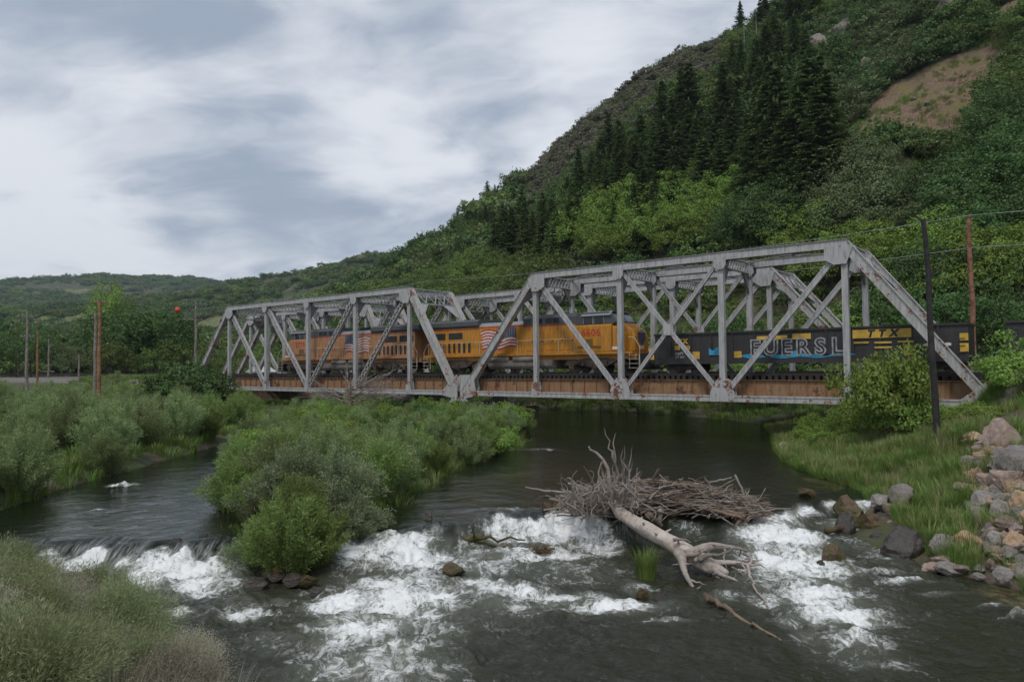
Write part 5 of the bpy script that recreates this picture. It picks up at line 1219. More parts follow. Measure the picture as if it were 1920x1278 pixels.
# ------------------------------------------------------------------ shrubs on the banks and the island
WIL = [tuple(zip(('foliage', 'stems'), shrub_meshes('willow', s_, 2.5, 1.5, 60, 290, .115, .26, L_WIL))) for s_ in range(1, 4)]
WILG = [tuple(zip(('foliage', 'stems'), shrub_meshes('green_willow', s_ + 10, 2.4, 1.35, 60, 280, .115, .24, L_WIL_G, arch=.4, upright=.3))) for s_ in range(1, 4)]
GREY = [tuple(zip(('foliage', 'stems'), shrub_meshes('silver_shrub', s_ + 20, 2.2, 1.6, 60, 290, .085, .40, L_GREY, arch=.9))) for s_ in range(1, 4)]
def leafy(seed, h, rad, mat, ncl=60, per=150, L=.15, base=.25):
    cm, ctr = crown_mesh('leafy_shrub_crown', seed, h, rad, base, ncl, per, L, mat, csize=.30, wid=.6); return (('foliage', cm), ('stems', trunk_mesh('leafy_shrub_stems', seed, h, base + .3, .06, ctr, BARK, 14)))
LEAFY = [leafy(s_, 3.0, 1.9, L_ASH) for s_ in (31, 32, 33)]
LEAFD = [leafy(s_, 3.0, 1.9, L_DARK, 50, 90, .2) for s_ in (34, 35)]
def spaced(poly, n, dmin, bounds, seed, inset=.3):
    rg = np.random.default_rng(seed); out = []; k = 0
    while len(out) < n and k < 12000:
        k += 1; p = (rg.uniform(bounds[0], bounds[1]), rg.uniform(bounds[2], bounds[3]))
        if any((p[0] - q[0]) ** 2 + (p[1] - q[1]) ** 2 < dmin ** 2 for q in out): continue
        if poly_sd(np.array([p[0]]), np.array([p[1]]), poly)[0] < inset: continue
        out.append(p)
    return out
def put_shrub(pool, x, y, s, label, group, name='willow_shrub', sz=None, dz=-.12):
    return add_thing(name, pool[RG.integers(len(pool))], (x, y, hz(x, y) + dz), RG.uniform(0, 6.28), s, sz, label, 'shrub', group)
ang_ok = lambda x, y: abs(math.atan2(x, y)) < .70
GL = 'willows on the left bank'
for x, y in spaced(LEFT_BANK, 290, 1.4, (-75, -12, 16, 88), 5, .05):
    u, w = to_bridge(x, y)
    if not ang_ok(x, y) or (w > -7 and u > -6.6 * P - 60) and w > -5.5: continue
    r = math.hypot(x, y); px = 960 + x / y * F_PX
    s = RG.uniform(.85, 1.2)
    if px > 380 and r > 48: pool, lb = WILG, 'yellow-green willow at the right end of the left bank, near the bridge'
    elif r < 40: pool, lb = WIL, 'grey-green willow at the front of the left bank by the water'
    else: pool, lb = WIL, 'grey-green willow in the thicket filling the left bank'
    put_shrub(pool, x, y, s * (1.05 if r > 40 else .9), lb, GL)
for px, r, s, pool, lb, nm in ((348, 76, 1.55, LEAFD, 'large round dark green bush in front of the left end of the bridge', 'round_bush'), (310, 79, 1.25, LEAFD, 'left lobe of dark green bushes before the bridge end', 'round_bush'), (392, 73, 1.3, LEAFD, 'dark green bush touching the left end post', 'round_bush'),
                               (250, 84, 1.0, LEAFY, 'light green bush between the tall pair of poles and the round bush', 'round_bush'), (225, 80, .8, LEAFY, 'small pale bush right of the tall pair of poles', 'round_bush')):
    v = at_r(px, 700, r); put_shrub(pool, v.x, v.y, s, lb, None, nm)
GI = 'shrubs on the island'
for x, y in spaced(ISLAND, 150, 1.1, (-30, 4, 15, 75), 8, .3):
    r = math.hypot(x, y); px = 960 + x / y * F_PX; u, w = to_bridge(x, y)
    if w > -2 : continue
    q = RG.uniform()
    if r < 20.5: continue
    if r < 27: pool, lb, s, nm = (GREY, 'silver-grey shrub at the front of the island', .92, 'silver_shrub') if q < .65 else (WILG, 'fresh green willow at the front of the island', .85, 'willow_shrub')
    elif r < 36: pool, lb, s, nm = (WILG, 'yellow-green willow in the middle of the island', .85, 'willow_shrub') if (px < 620 and q < .7) else ((WIL, 'grey-green willow in the middle of the island', .85, 'willow_shrub') if q < .6 else (WILG, 'bright willow in the middle of the island', .8, 'willow_shrub'))
    else: pool, lb, s, nm = (LEAFY, 'bright leafy shrub at the back of the island below the truss', .62, 'leafy_shrub') if (q < .25) else ((LEAFD, 'dark round shrub at the back of the island below the truss', .66, 'leafy_shrub') if q < .38 and px > 680 else ((WIL, 'pale willow at the back of the island below the truss', .85, 'willow_shrub') if q < .7 else (WILG, 'green willow at the back of the island below the truss', .85, 'willow_shrub')))
    put_shrub(pool, x, y, s * RG.uniform(.85, 1.15), lb, GI, nm)
for px, py, z, s, pool, lb, nm in ((545, 1050, .5, .98, WILG, 'dense bright green willow clump at the front tip of the island over the rocks', 'willow_shrub'), (590, 1040, .5, .85, WILG, 'bright green willow right of the front tip clump', 'willow_shrub'), (500, 1035, .5, .75, WILG, 'small green willow left of the front tip clump', 'willow_shrub'),
                                (478, 1003, .9, .62, GREY, 'silver shrub overhanging the left channel weir', 'silver_shrub'), (500, 965, 1.0, .85, GREY, 'silver shrub behind the weir overhang on the island', 'silver_shrub'), (560, 960, 1.1, 1.1, GREY, 'largest silver-grey shrub near the front of the island', 'silver_shrub'), (630, 960, 1.0, 1.1, GREY, 'silver-grey shrub facing the main channel', 'silver_shrub'),
                                (510, 920, 1.1, 1.0, WIL, 'grey-green willow above the silver shrubs', 'willow_shrub'), (710, 925, 1.0, 1.0, WILG, 'yellow-green willow leaning over the main channel', 'willow_shrub'), (740, 900, 1.0, .8, WILG, 'smaller willow beside the leaning one at the main channel', 'willow_shrub'), (610, 905, 1.1, 1.0, WIL, 'willow in the island middle left of the white stump', 'willow_shrub'),
                                (660, 1000, .6, .8, GREY, 'low silver shrub at the main channel edge', 'silver_shrub')):
    v = at(px, py, z); put_shrub(pool, v.x, v.y, s, lb, GI, nm)
# leafy shrubs at the right
for px, py, z, s, sz, lb in ((1660, 822, 1.9, 1.02, 1.50, 'tall bright green bushy sapling in front of the right truss span'), (1610, 815, 1.7, .75, .8, 'small green shrub at the left foot of the tall sapling'), (1700, 818, 2.0, .8, .9, 'small green shrub at the right foot of the tall sapling'),
                             (1945, 800, 2.6, .95, .98, 'green leafy shrub at the right edge of the photo by the track'), (1915, 765, 3.0, .6, .55, 'smaller leafy shrub behind the right edge shrub'), (1520, 815, 1.3, .42, .55, 'thin young shrub on the grassy point under the bridge'), (1505, 825, 1.1, .35, .4, 'little shrub beside the thin young shrub')):
    v = at(px, py, z); add_thing('leafy_shrub', LEAFY[RG.integers(3)], (v.x, v.y, hz(v.x, v.y) - .15), RG.uniform(0, 6.28), s, sz, lb, 'shrub', 'shrubs on the right bank')
for px, py, z, s in ((1570, 835, 1.2, .45), (1740, 790, 2.6, .5), (1790, 780, 3.0, .55), (1840, 790, 3.0, .45)):
    v = at(px, py, z); add_thing('leafy_shrub', LEAFY[RG.integers(3)], (v.x, v.y, hz(v.x, v.y) - .25), RG.uniform(0, 6.28), s * 1.4, s * .9, 'low spreading green shrub in the right bank grass near the abutment', 'shrub', 'shrubs on the right bank')

# ------------------------------------------------------------------ grass
def tuft(name, seed, h, rad, nb, wd, mat, droop=.5):
    rg = np.random.default_rng(seed); V = []; Fq = []
    for b in range(nb):
        a = rg.uniform(0, 6.283); q = rg.uniform(0, 1) ** .5 * rad * .5; l = h * rg.uniform(.55, 1.15); ln = rg.uniform(.15, droop) * l; w = wd * rg.uniform(.6, 1.3); ax, ay = math.cos(a), math.sin(a); tx, ty = -ay * w / 2, ax * w / 2
        base = len(V); bx, by = ax * q, ay * q
        for t, ww in ((0, 1), (.4, .9), (.75, .6), (1, .08)):
            ox = bx + ax * ln * t ** 2; oy = by + ay * ln * t ** 2; z = l * (t - .18 * t ** 3) - .05
            V += [(ox + tx * ww, oy + ty * ww, z), (ox - tx * ww, oy - ty * ww, z)]
        for k in range(3): Fq.append((base + 2 * k, base + 2 * k + 1, base + 2 * k + 3, base + 2 * k + 2))
    return np_mesh(name, np.array(V), np.array(Fq), mat)
TUFTS = [tuft('grass', s_, .62, .42, 60, .013, L_GRASS) for s_ in range(4)] + [tuft('grass', 9, .8, .35, 40, .010, L_GRASS_Y, .35)]
TUFTS_N = [tuft('near_grass', s_ + 20, .75, .40, 90, .0065, L_GRASS, .6) for s_ in range(4)] + [tuft('near_grass', 29, .85, .35, 60, .006, L_GRASS_Y, .4)]
TUFTS_F = [tuft('far_grass', s_ + 40, .7, .9, 60, .035, L_GRASS) for s_ in range(3)]
def grass(name, poly, bounds, n, lib, label, seed, s0=.7, s1=1.3, cond=None, inset=.05):
    rg = np.random.default_rng(seed); x = rg.uniform(bounds[0], bounds[1], n); y = rg.uniform(bounds[2], bounds[3], n)
    ok = poly_sd(x, y, poly) > inset
    if cond is not None: ok &= cond(x, y, rg)
    x = x[ok]; y = y[ok]; z = height(x, y) - .03; scatter(name, np.stack([x, y, z], 1), rg.uniform(s0, s1, len(x)), lib, label, 'grass', seed, .15)
def rb_cond(x, y, rg):
    st = sstep(x - .15 * y, 7.5, 11) * sstep(-y, -32, -26); d = fbm(x * .35, y * .35, 3, 91); U, W_ = to_bridge(x, y)
    return (rg.uniform(0, 1, len(x)) < 1 - st * .62 * (d > .5)) & (W_ < 12) & ((np.arctan2(x, y) < .572 + .03 * (d - .5)) | (rg.uniform(0, 1, len(x)) < .22) | (y > 34))
grass('bank_grass', RIGHT_BANK, (5, 36, 13, 56), 30000, TUFTS, 'tall green grass covering the right bank', 31, cond=rb_cond)
grass('track_side_grass', RIGHT_BANK, (-60, 120, 25, 120), 16000, TUFTS_F, 'grass on the slope behind the tracks at the right', 32, cond=lambda x, y, rg: to_bridge(x, y)[1] > 15)
grass('island_grass', ISLAND, (-30, 5, 15, 75), 9000, TUFTS, 'grass and reeds between the island shrubs', 33, .7, 1.5, inset=-.1)
grass('left_bank_grass', LEFT_BANK, (-80, -12, 16, 100), 12000, TUFTS_F, 'grass under the left bank willows', 34, .6, 1.1)
grass('near_grass', NEAR_LEFT, (-22, -1.5, 4.2, 24), 9000, TUFTS_N, 'green grass on the near left bank', 35, .35, .75, cond=lambda x, y, rg: (np.hypot(x, y) > 5.0) & ((np.hypot(x, y) > 10) | (x / y > -.42) | (rg.uniform(0, 1, len(x)) < .12)))
# nearest sagebrush and rabbitbrush
SAGE = [tuple(zip(('foliage', 'stems'), shrub_meshes('sagebrush', s_ + 60, 1.1, .95, 170, 170, .042, .24, L_SAGE, arch=.05, stem_r=.006, upright=.1))) for s_ in range(1, 4)]
RABB = [tuple(zip(('foliage', 'stems'), shrub_meshes('rabbitbrush', s_ + 70, 1.1, .95, 170, 170, .060, .15, L_RABB, arch=.1, stem_r=.005, upright=.5))) for s_ in range(1, 4)]
STALK = [tuft('sage_stalk', s_ + 90, 1.0, .5, 46, .006, L_SAGE, .35) for s_ in range(3)] + [tuft('weed_stalk', 95, 1.0, .4, 40, .007, L_DRYB, .3)]
grass('dry_stalks', NEAR_LEFT, (-16, -1.8, 4.6, 20), 2600, STALK, 'thin grey and straw stalks rising through the near left brush', 36, .8, 1.25, cond=lambda x, y, rg: np.hypot(x, y) > 5.2)
GN_ = 'brush on the near left bank'
for x, y in spaced(NEAR_LEFT, 120, .62, (-19, -1.8, 5.2, 22), 15, .1):
    r = math.hypot(x, y); px = 960 + x / y * F_PX
    if px < -150 or r < 5.4: continue
    py = 690 + (CZ - 2.2) / r * F_PX
    if r < 11 and px < 400: pool, lb, nm, s = SAGE, 'grey sagebrush with twiggy stems in the bottom left corner', 'sagebrush', RG.uniform(.8, 1.1)
    elif r < 9.5: pool, lb, nm, s = (SAGE, 'grey sagebrush among the grass at the bottom edge', 'sagebrush', RG.uniform(.5, .8)) if RG.uniform() < .4 else (RABB, 'green feathery rabbitbrush at the bottom edge', 'rabbitbrush', RG.uniform(.6, .9))
    else: pool, lb, nm, s = (RABB, 'green feathery bush sloping down to the rapids at the left edge', 'rabbitbrush', RG.uniform(.9, 1.35)) if RG.uniform() < .75 else (SAGE, 'grey-green bush near the rapids at the left edge', 'sagebrush', RG.uniform(.8, 1.1))
    put_shrub(pool, x, y, s, lb, GN_, nm, dz=-.06)

# ------------------------------------------------------------------ boulders and river rocks
GW = 'wet rocks in the river'
def rk(kind, px, py, wpx, hpx, z, label, group='boulders on the right bank', deep=.8, name='boulder'):
    v = at(px, py, z) if z is not None else march(px, py, 8)
    if v is None: return
    r = v.length if z is None else math.hypot(v.x, v.y); s = r / F_PX; w = wpx * s * .86; h = hpx * s * .95
    if group == GW: w *= 1.25; h *= 1.35
    return rock(kind, (v.x, v.y + w * deep * .25, v.z + h * (.38 if group == GW else .22)), w * 1.12, w * deep * 1.12, h * 1.25, label, group, name, rz=RG.uniform(-.4, .4))
for a in (('pink', 1890, 845, 78, 62, 'big pale grey boulder near the top of the pile at the right edge'), ('grey', 1915, 885, 70, 50, 'grey boulder right of the big pale one'), ('pink', 1900, 925, 70, 50, 'large angular grey boulder in the middle of the pile'), ('pink', 1862, 915, 50, 36, 'pinkish boulder left of the angular grey one'),
          ('pink', 1845, 850, 36, 24, 'small pinkish rock left of the big pale boulder'), ('pink', 1815, 838, 26, 16, 'small rock in the grass above the pile'), ('grey', 1830, 875, 40, 22, 'flat grey rock in the upper pile'), ('tan', 1925, 965, 60, 50, 'rusty tan boulder in the pile at the right edge'), ('grey', 1885, 970, 40, 34, 'dark grey rock in the gap of the pile'),
          ('grey', 1852, 955, 60, 40, 'rounded grey boulder half in the grass'), ('pink', 1788, 968, 22, 14, 'small pink rock in the grass above the water'), ('tan', 1800, 985, 40, 14, 'long low tan rock in the grass'), ('tan', 1828, 1035, 70, 46, 'big orange-tan boulder above the waterline'), ('pink', 1862, 1010, 40, 26, 'pinkish rock behind the orange-tan boulder'),
          ('tan', 1915, 1040, 50, 46, 'orange-tan boulder at the right edge'), ('pink', 1900, 990, 60, 24, 'flat pinkish slab at the right edge'), ('grey', 1920, 1085, 30, 26, 'grey rock at the waterline, right edge')):
    rk(*a[:5], None, a[5])
for a in (('grey', 1655, 946, 48, 26, .85, 'flat white-topped rock at the head of the right rapids'), ('grey', 1695, 946, 52, 42, .95, 'rounded pale boulder in the grass at the water edge'), ('pink', 1676, 962, 40, 24, .7, 'pinkish rock between the white-topped and rounded ones'), ('grey', 1700, 960, 18, 16, .5, 'small white rock at the water edge'),
          ('grey', 1775, 1045, 60, 44, .25, 'light grey pointed boulder at the waterline'), ('grey', 1793, 1075, 62, 20, .1, 'flat grey rock at the waterline below the pointed boulder'), ('pink', 1755, 1070, 46, 16, .1, 'low pinkish rock at the waterline'), ('pink', 1770, 1058, 46, 20, .2, 'pinkish rock behind the low ones'), ('grey', 1885, 1090, 40, 26, .2, 'pale boulder at the waterline near the right edge'),
          ('pink', 1740, 1022, 34, 20, .4, 'rounded pink-grey rock above the waterline'), ('pink', 1712, 1000, 28, 18, .4, 'small round rock beside the rapids'), ('grey', 1840, 1085, 24, 12, .1, 'small flat stone at the waterline'), ('pink', 1810, 1070, 30, 14, .2, 'small stone at the waterline beside the flat grey rock')):
    rk(a[0], a[1], a[2], a[3], a[4], a[5], a[6])
for a in (('wet', 1700, 1055, 74, 44, -.05, 'large dark flat-topped rock in the water beside the bank'), ('brown', 1600, 978, 52, 34, .3, 'brown rock at the top of the right rapids'), ('wet', 1587, 1008, 40, 32, .1, 'dark square rock in the right rapids'), ('brown', 1645, 1005, 50, 34, .15, 'brown rock in the right rapids near the bank'), ('wet', 1648, 1025, 34, 20, .0, 'dark rock below the brown one in the right rapids'),
          ('brown', 1567, 1065, 46, 34, -.02, 'brown mossy rock at the middle of the right rapids'), ('wet', 1540, 1070, 20, 18, -.05, 'small dark rock left of the mossy one'), ('brown', 1516, 933, 34, 16, .62, 'low brown rock breaking the surface above the right rapids'), ('wet', 1690, 978, 50, 26, .35, 'dark rock against the bank beside the rapids'),
          ('wet', 1715, 975, 40, 24, .4, 'second dark rock against the bank'), ('wet', 1655, 985, 30, 16, .3, 'small wet rock near the bank rapids'), ('brown', 845, 1082, 46, 22, -.02, 'round mossy brown rock in the middle of the main rapids'), ('brown', 1055, 970, 44, 36, .35, 'mossy rock in the weir beside the log jam'), ('brown', 1028, 965, 24, 22, .5, 'small orange-brown mossy rock in the weir'),
          ('brown', 1205, 1125, 24, 20, -.05, 'small brown rock in the rapids below the grass clump'), ('wet', 1238, 1130, 26, 12, -.03, 'low dark rock just under the surface'), ('wet', 545, 1100, 44, 20, .0, 'dark rock below the tip of the island'), ('brown', 575, 1100, 36, 18, .05, 'brown rock below the tip of the island'), ('wet', 512, 1090, 36, 18, .05, 'dark wet rock at the left of the island tip'),
          ('wet', 470, 1105, 50, 14, -.02, 'low flat rock left of the island tip'), ('brown', 520, 1083, 26, 20, .15, 'small mossy rock against the island tip'), ('wet', 590, 1117, 24, 14, -.03, 'small dark rock at the edge of the main rapids'), ('wet', 690, 1000, 30, 26, .45, 'dark rock in the weir at the island side'), ('wet', 800, 990, 30, 22, .4, 'dark rock under the weir lip'),
          ('grey', 1275, 982, 26, 14, .35, 'pale rock under the brush pile'), ('brown', 1290, 1005, 46, 14, .05, 'flat mossy rock beside the log'), ('wet', 1250, 990, 40, 16, .1, 'dark rock under the brush pile'), ('wet', 380, 1020, 24, 16, .45, 'dark rock in the left weir near the island'), ('wet', 330, 1022, 26, 12, .5, 'dark rock in the left weir'),
          ('pink', 1000, 765, 26, 12, .75, 'reddish rock at the far water edge under the bridge'), ('pink', 1470, 842, 24, 10, .75, 'low reddish rock at the grassy point')):
    rk(a[0], a[1], a[2], a[3], a[4], a[5], a[6], GW, name='river_rock')
rg_ = np.random.default_rng(9)
for k in range(150):                                       # smaller stones filling the pile
    px, py = rg_.uniform(1815, 2000), rg_.uniform(825, 1090)
    if px < 1700 + (py - 800) * .35 + 60 and rg_.uniform() < .7: continue
    rk(['grey', 'pink', 'tan', 'grey'][rg_.integers(4)], px, py, rg_.uniform(16, 44), rg_.uniform(12, 30), None, 'smaller stone wedged between the boulders of the right bank pile', 'small stones of the boulder pile')
for k in range(34):
    t = k / 33; px = 1650 + t * 290 + rg_.uniform(-8, 8); py = 958 + t * 145 + 22 * math.sin(t * 3.1) + rg_.uniform(-6, 8)
    rk(['wet', 'pink', 'wet', 'grey'][rg_.integers(4)], px, py, rg_.uniform(10, 24), rg_.uniform(7, 13), .55 * max(0, 1 - t * 2) + .03, 'small wet stone along the right waterline', 'small stones of the waterline')

# ------------------------------------------------------------------ driftwood
M_LOG = mat_rock('bleached_peeled_log', (.36, .29, .24), (.52, .46, .41)); M_LOG2 = mat_rock('brown_driftwood', (.17, .115, .075), (.30, .22, .16)); M_TWIG = mat_rock('grey_driftwood_twig', (.22, .18, .15), (.36, .31, .27)); M_MOSS = mat_rock('mossy_driftwood', (.10, .065, .03), (.17, .12, .05), moss=(.06, .06, .015))
def wig(p0, p1, n, amp, rg, sag=0):
    p0 = Vector(p0); p1 = Vector(p1); L = (p1 - p0).length; out = []
    for i in range(n + 1):
        t = i / n; p = p0.lerp(p1, t); k = amp * L * math.sin(math.pi * t) ** .5 if 0 < i < n else 0
        out.append(p + Vector((rg.uniform(-k, k), rg.uniform(-k, k), rg.uniform(-k, k) - sag * 4 * t * (1 - t))))
    return out
def tl(pts, r0, r1): n = len(pts); return [r0 + (r1 - r0) * i / (n - 1) for i in range(n)]
rr = random.Random(21)
A0 = at(1163, 962, 1.05); A1 = at(1235, 1005, .85); A2 = at(1295, 1040, .50); A3 = at(1365, 1075, .12)
tree = empty('fallen_tree', (A1.x, A1.y, 0), 0, 'bleached fallen tree lying across the rapids, bare crown upstream against the brush pile', 'fallen tree')
o_ = Vector((A1.x, A1.y, 0)); loc = lambda v: Vector(v) - o_
mb = MB(); pts = [loc(at(1148, 940, 1.15)), loc(A0), loc(at(1198, 983, .97)), loc(A1), loc(at(1268, 1022, .68)), loc(A2), loc(at(1330, 1060, .3)), loc(A3)]
fine = [pts[i].lerp(pts[i + 1], k / 6) for i in range(len(pts) - 1) for k in range(6)] + [pts[-1]]
R0 = np.interp(np.linspace(0, 1, len(fine)), np.linspace(0, 1, 8), [.16, .185, .205, .21, .225, .25, .22, .07]); nn_ = len(mb.v); mb.tube(fine, [float(r) for r in R0], 26)
for i in range(len(mb.v)):
    v_ = Vector(mb.v[i]); c_ = fine[min(i // 26, len(fine) - 1)]; d_ = v_ - c_; ang_ = (i % 26) / 26 * 6.283; k_ = 1 + .16 * (mnoise.noise(Vector((math.cos(ang_) * 1.6, math.sin(ang_) * 1.6, (i // 26) * .16))) + .5 * mnoise.noise(Vector((math.cos(ang_) * 4, math.sin(ang_) * 4, (i // 26) * .3)))); mb.v[i] = tuple(c_ + d_ * k_)
mb.build('trunk', M_LOG, tree, smooth=True)
for q in range(9):
    i_ = rr.randint(4, len(fine) - 6); sb = MB(); dv = Vector((rr.uniform(-1, 1), rr.uniform(-1, .4), rr.uniform(.1, 1))).normalized(); sb.tube([fine[i_] + dv * .12, fine[i_] + dv * rr.uniform(.28, .4)], [.05, .02], 8); sb.build('broken_knot', M_LOG, tree)
ROOTS = [((1290, 1040, .55), (1402, 1036, .42), .12, .035), ((1300, 1045, .5), (1425, 1055, .28), .10, .025), ((1272, 1035, .6), (1300, 1106, -.08), .12, .04), ((1320, 1052, .4), (1392, 1092, .0), .09, .02), ((1300, 1036, .6), (1350, 1022, .8), .07, .015), ((1335, 1062, .2), (1352, 1102, -.1), .07, .02),
         ((1262, 1012, .9), (1296, 1016, .85), .045, .01), ((1395, 1037, .42), (1412, 1054, .28), .035, .02), ((1340, 1060, .2), (1408, 1070, .1), .08, .02), ((1310, 1048, .5), (1356, 1040, .65), .08, .02), ((1330, 1056, .3), (1360, 1090, .0), .07, .02), ((1350, 1068, .12), (1430, 1048, .3), .05, .012), ((1350, 1040, .5), (1380, 1025, .7), .035, .008), ((1370, 1062, .2), (1400, 1088, .0), .04, .01), ((1285, 1040, .55), (1325, 1030, .75), .06, .02)]
for (x0, y0, z0), (x1, y1, z1), r0, r1 in ROOTS:
    a, b = loc(at(x0, y0, z0)), loc(at(x1, y1, z1)); L = (b - a).length; n = 9; sidev = (b - a).cross(Vector((0, 0, 1))).normalized(); s1, s2, ph = rr.uniform(-.12, .12), rr.uniform(-.10, .14), rr.uniform(0, 6)
    p = [a.lerp(b, t) + sidev * (L * s1 * math.sin(math.pi * t) + L * .03 * math.sin(7 * t + ph)) + Vector((0, 0, L * s2 * math.sin(math.pi * t) + L * .02 * math.sin(9 * t + ph))) for t in [i / n for i in range(n + 1)]]
    m2 = MB(); m2.tube(p, [r0 * (1 - t) ** 1.3 + r1 for t in [i / n for i in range(n + 1)]], 9)
    for q in range(4):
        i_ = rr.randint(3, n); dv = Vector((rr.uniform(-1, 1), rr.uniform(-1, 1), rr.uniform(-.6, .6))).normalized() * L * rr.uniform(.15, .4); w_ = wig(p[i_], p[i_] + dv, 5, .08, rr); m2.tube(w_, tl(w_, max(r1, .012), .004), 5, cap=False)
    m2.build('root', M_LOG if r0 > .085 else M_TWIG, tree, smooth=True)
def branchy(p0, p1, r0, r1, depth, mat, parent, name, spread=.5):
    p = wig(p0, p1, 6, .07, rr); mb = MB(); mb.tube(p, tl(p, r0, r1), 7, cap=False)
    def sub(pts, r, d):
        for k in range(3 if d > 1 else 2):
            i = rr.randint(2, 5); b = pts[i]; dr = (pts[-1] - pts[0]); L = dr.length * rr.uniform(.3, .55); dv = (dr.normalized() + Vector((rr.uniform(-1, 1), rr.uniform(-1, 1), rr.uniform(-.4, .8))) * spread).normalized()
            q = wig(b, b + dv * L, 5, .08, rr); mb.tube(q, tl(q, r * .55, r * .15), 5, cap=False)
            if d > 1: sub(q, r * .5, d - 1)
    sub(p, r0, depth); mb.build(name, mat, parent, smooth=True)
B0 = at_r(1163, 955, A0.length)
rA = math.hypot(A0.x, A0.y)
for (x0, y0), (x1, y1), r0, dd in (((1160, 945), (1152, 836), .07, 1), ((1165, 945), (1168, 842), .05, 1), ((1150, 935), (1150, 870), .04, 1), ((1172, 940), (1182, 862), .035, 1), ((1168, 935), (1178, 890), .03, 1), ((1130, 925), (1135, 885), .04, 1)):
    branchy(loc(at_r(x0, y0, rA)), loc(at_r(x1, y1, rA + rr.uniform(-.4, .4))), r0, .008, dd, M_TWIG, tree, 'branch', .30)
hook = MB(); p = [loc(at_r(a_, b_, rA)) for a_, b_ in ((1150, 935), (1142, 900), (1140, 878), (1130, 860), (1118, 848), (1106, 842), (1104, 836))]; hook.tube(p, [.075, .065, .055, .045, .035, .03, .025], 8); hook.build('branch', M_TWIG, tree, smooth=True)
hook = MB(); p = [loc(at_r(a_, b_, rA)) for a_, b_ in ((1140, 930), (1125, 905), (1122, 885), (1128, 866), (1136, 868))]; hook.tube(p, [.05, .04, .03, .02, .012], 7); hook.build('branch', M_TWIG, tree, smooth=True)
wad = MB()
for k in range(170):                       # curling roots and twigs of the tangle at the upstream end
    cx = rr.uniform(1055, 1205); cy = 948 - 34 * math.sin(math.pi * (cx - 1045) / 175) * rr.uniform(.1, 1); a = Vector(loc(at_r(cx, cy, rA + rr.uniform(-.7, .9))))
    dv = Vector((rr.gauss(-.1, .7), rr.gauss(0, .5), rr.gauss(-.05, .55))).normalized() * rr.uniform(.4, 1.1); cu_ = Vector((rr.uniform(-1, 1), rr.uniform(-1, 1), rr.uniform(-.3, 1))) * .3
    p = [a + dv * t + cu_ * math.sin(math.pi * t) for t in (0, .2, .4, .6, .8, 1)]; r0 = rr.choice((.012, .016, .022, .034)); wad.tube(p, tl(p, r0, r0 * .3), 5, cap=False)
tag(wad.build('twig_tangle', M_TWIG, tree, smooth=True), kind='stuff')
# brush pile
pile = empty('brush_pile', tuple(at(1290, 955, .7)), 0, 'brown tangled pile of driftwood sticks heaped on the weir behind the fallen tree', 'brush pile'); po = Vector(pile.location)
core = rock_mesh('core', 5, M_MOSS, 3); 
for (px, py, w, d, h) in ((1270, 955, 2.6, 1.3, .75), (1355, 958, 2.3, 1.3, .75), (1180, 952, 1.8, 1.2, .7), (1110, 952, 1.5, .9, .45)):
    v = at(px, py, .75); o = link_mesh('debris_core', core, pile); o.location = v - po; o.scale = (w, d, h)
sticks = {0: MB(), 1: MB(), 2: MB()}; npiece = 0
def pile_top(t): return .30 + .85 * math.sin(math.pi * min(max(t * .9 + .08, 0), 1)) ** .8
for k in range(900):
    t = rr.uniform(0, 1) ** .85; px = 1065 + 355 * t; yb = at(px, 960, .7)
    dpt = rr.uniform(-.9, .9); top = pile_top(t) * (1 - (dpt / 1.25) ** 2); z = .62 + top * rr.uniform(.1, 1) ** .6 * rr.uniform(.8, 1.12); a = rr.gauss(.05, .6) + (0 if rr.random() < .75 else rr.uniform(-1.6, 1.6)); L = rr.uniform(.5, 1.9); e_ = rr.gauss(0, .16) + (rr.uniform(-.7, .7) if rr.random() < .2 else 0)
    c = Vector((yb.x, yb.y + dpt, z)) - po; dv = Vector((math.cos(a) * math.cos(e_), math.sin(a) * math.cos(e_), math.sin(e_)))
    r0 = rr.choice((.012, .016, .02, .03, .045)); p = wig(c - dv * L / 2, c + dv * L / 2, 4, .05, rr); sticks[k % 3].tube(p, tl(p, r0, r0 * .35), 5, cap=False)
for k in (0, 1, 2): tag(sticks[k].build('stick_tangle', (M_TWIG, M_LOG2, M_TWIG)[k], pile, smooth=True), kind='stuff')
for (a, b, r0, r1, m_) in (((1225, 925, 1.35), (1395, 965, .85), .08, .05, M_LOG2), ((1240, 905, 1.5), (1300, 912, 1.45), .09, .05, M_LOG), ((1190, 925, 1.3), (1250, 905, 1.6), .09, .06, M_LOG), ((1305, 950, 1.05), (1398, 972, .75), .06, .05, M_LOG2), ((985, 913, .85), (1065, 922, .95), .03, .05, M_LOG), ((1055, 942, .85), (1110, 940, .9), .06, .05, M_LOG2), ((1215, 965, .9), (1245, 990, .35), .12, .08, M_LOG2),
                           ((1240, 955, .95), (1232, 985, .4), .10, .07, M_LOG), ((1390, 970, .75), (1372, 1000, .3), .06, .04, M_LOG2), ((1330, 905, 1.4), (1372, 895, 1.7), .05, .02, M_TWIG), ((1378, 890, 1.8), (1400, 940, 1.0), .04, .03, M_TWIG)):
    mb = MB(); p = wig(at(*a) - po, at(*b) - po, 6, .03, rr); mb.tube(p, tl(p, r0, r1), 10); mb.build('limb', m_, pile, smooth=True)
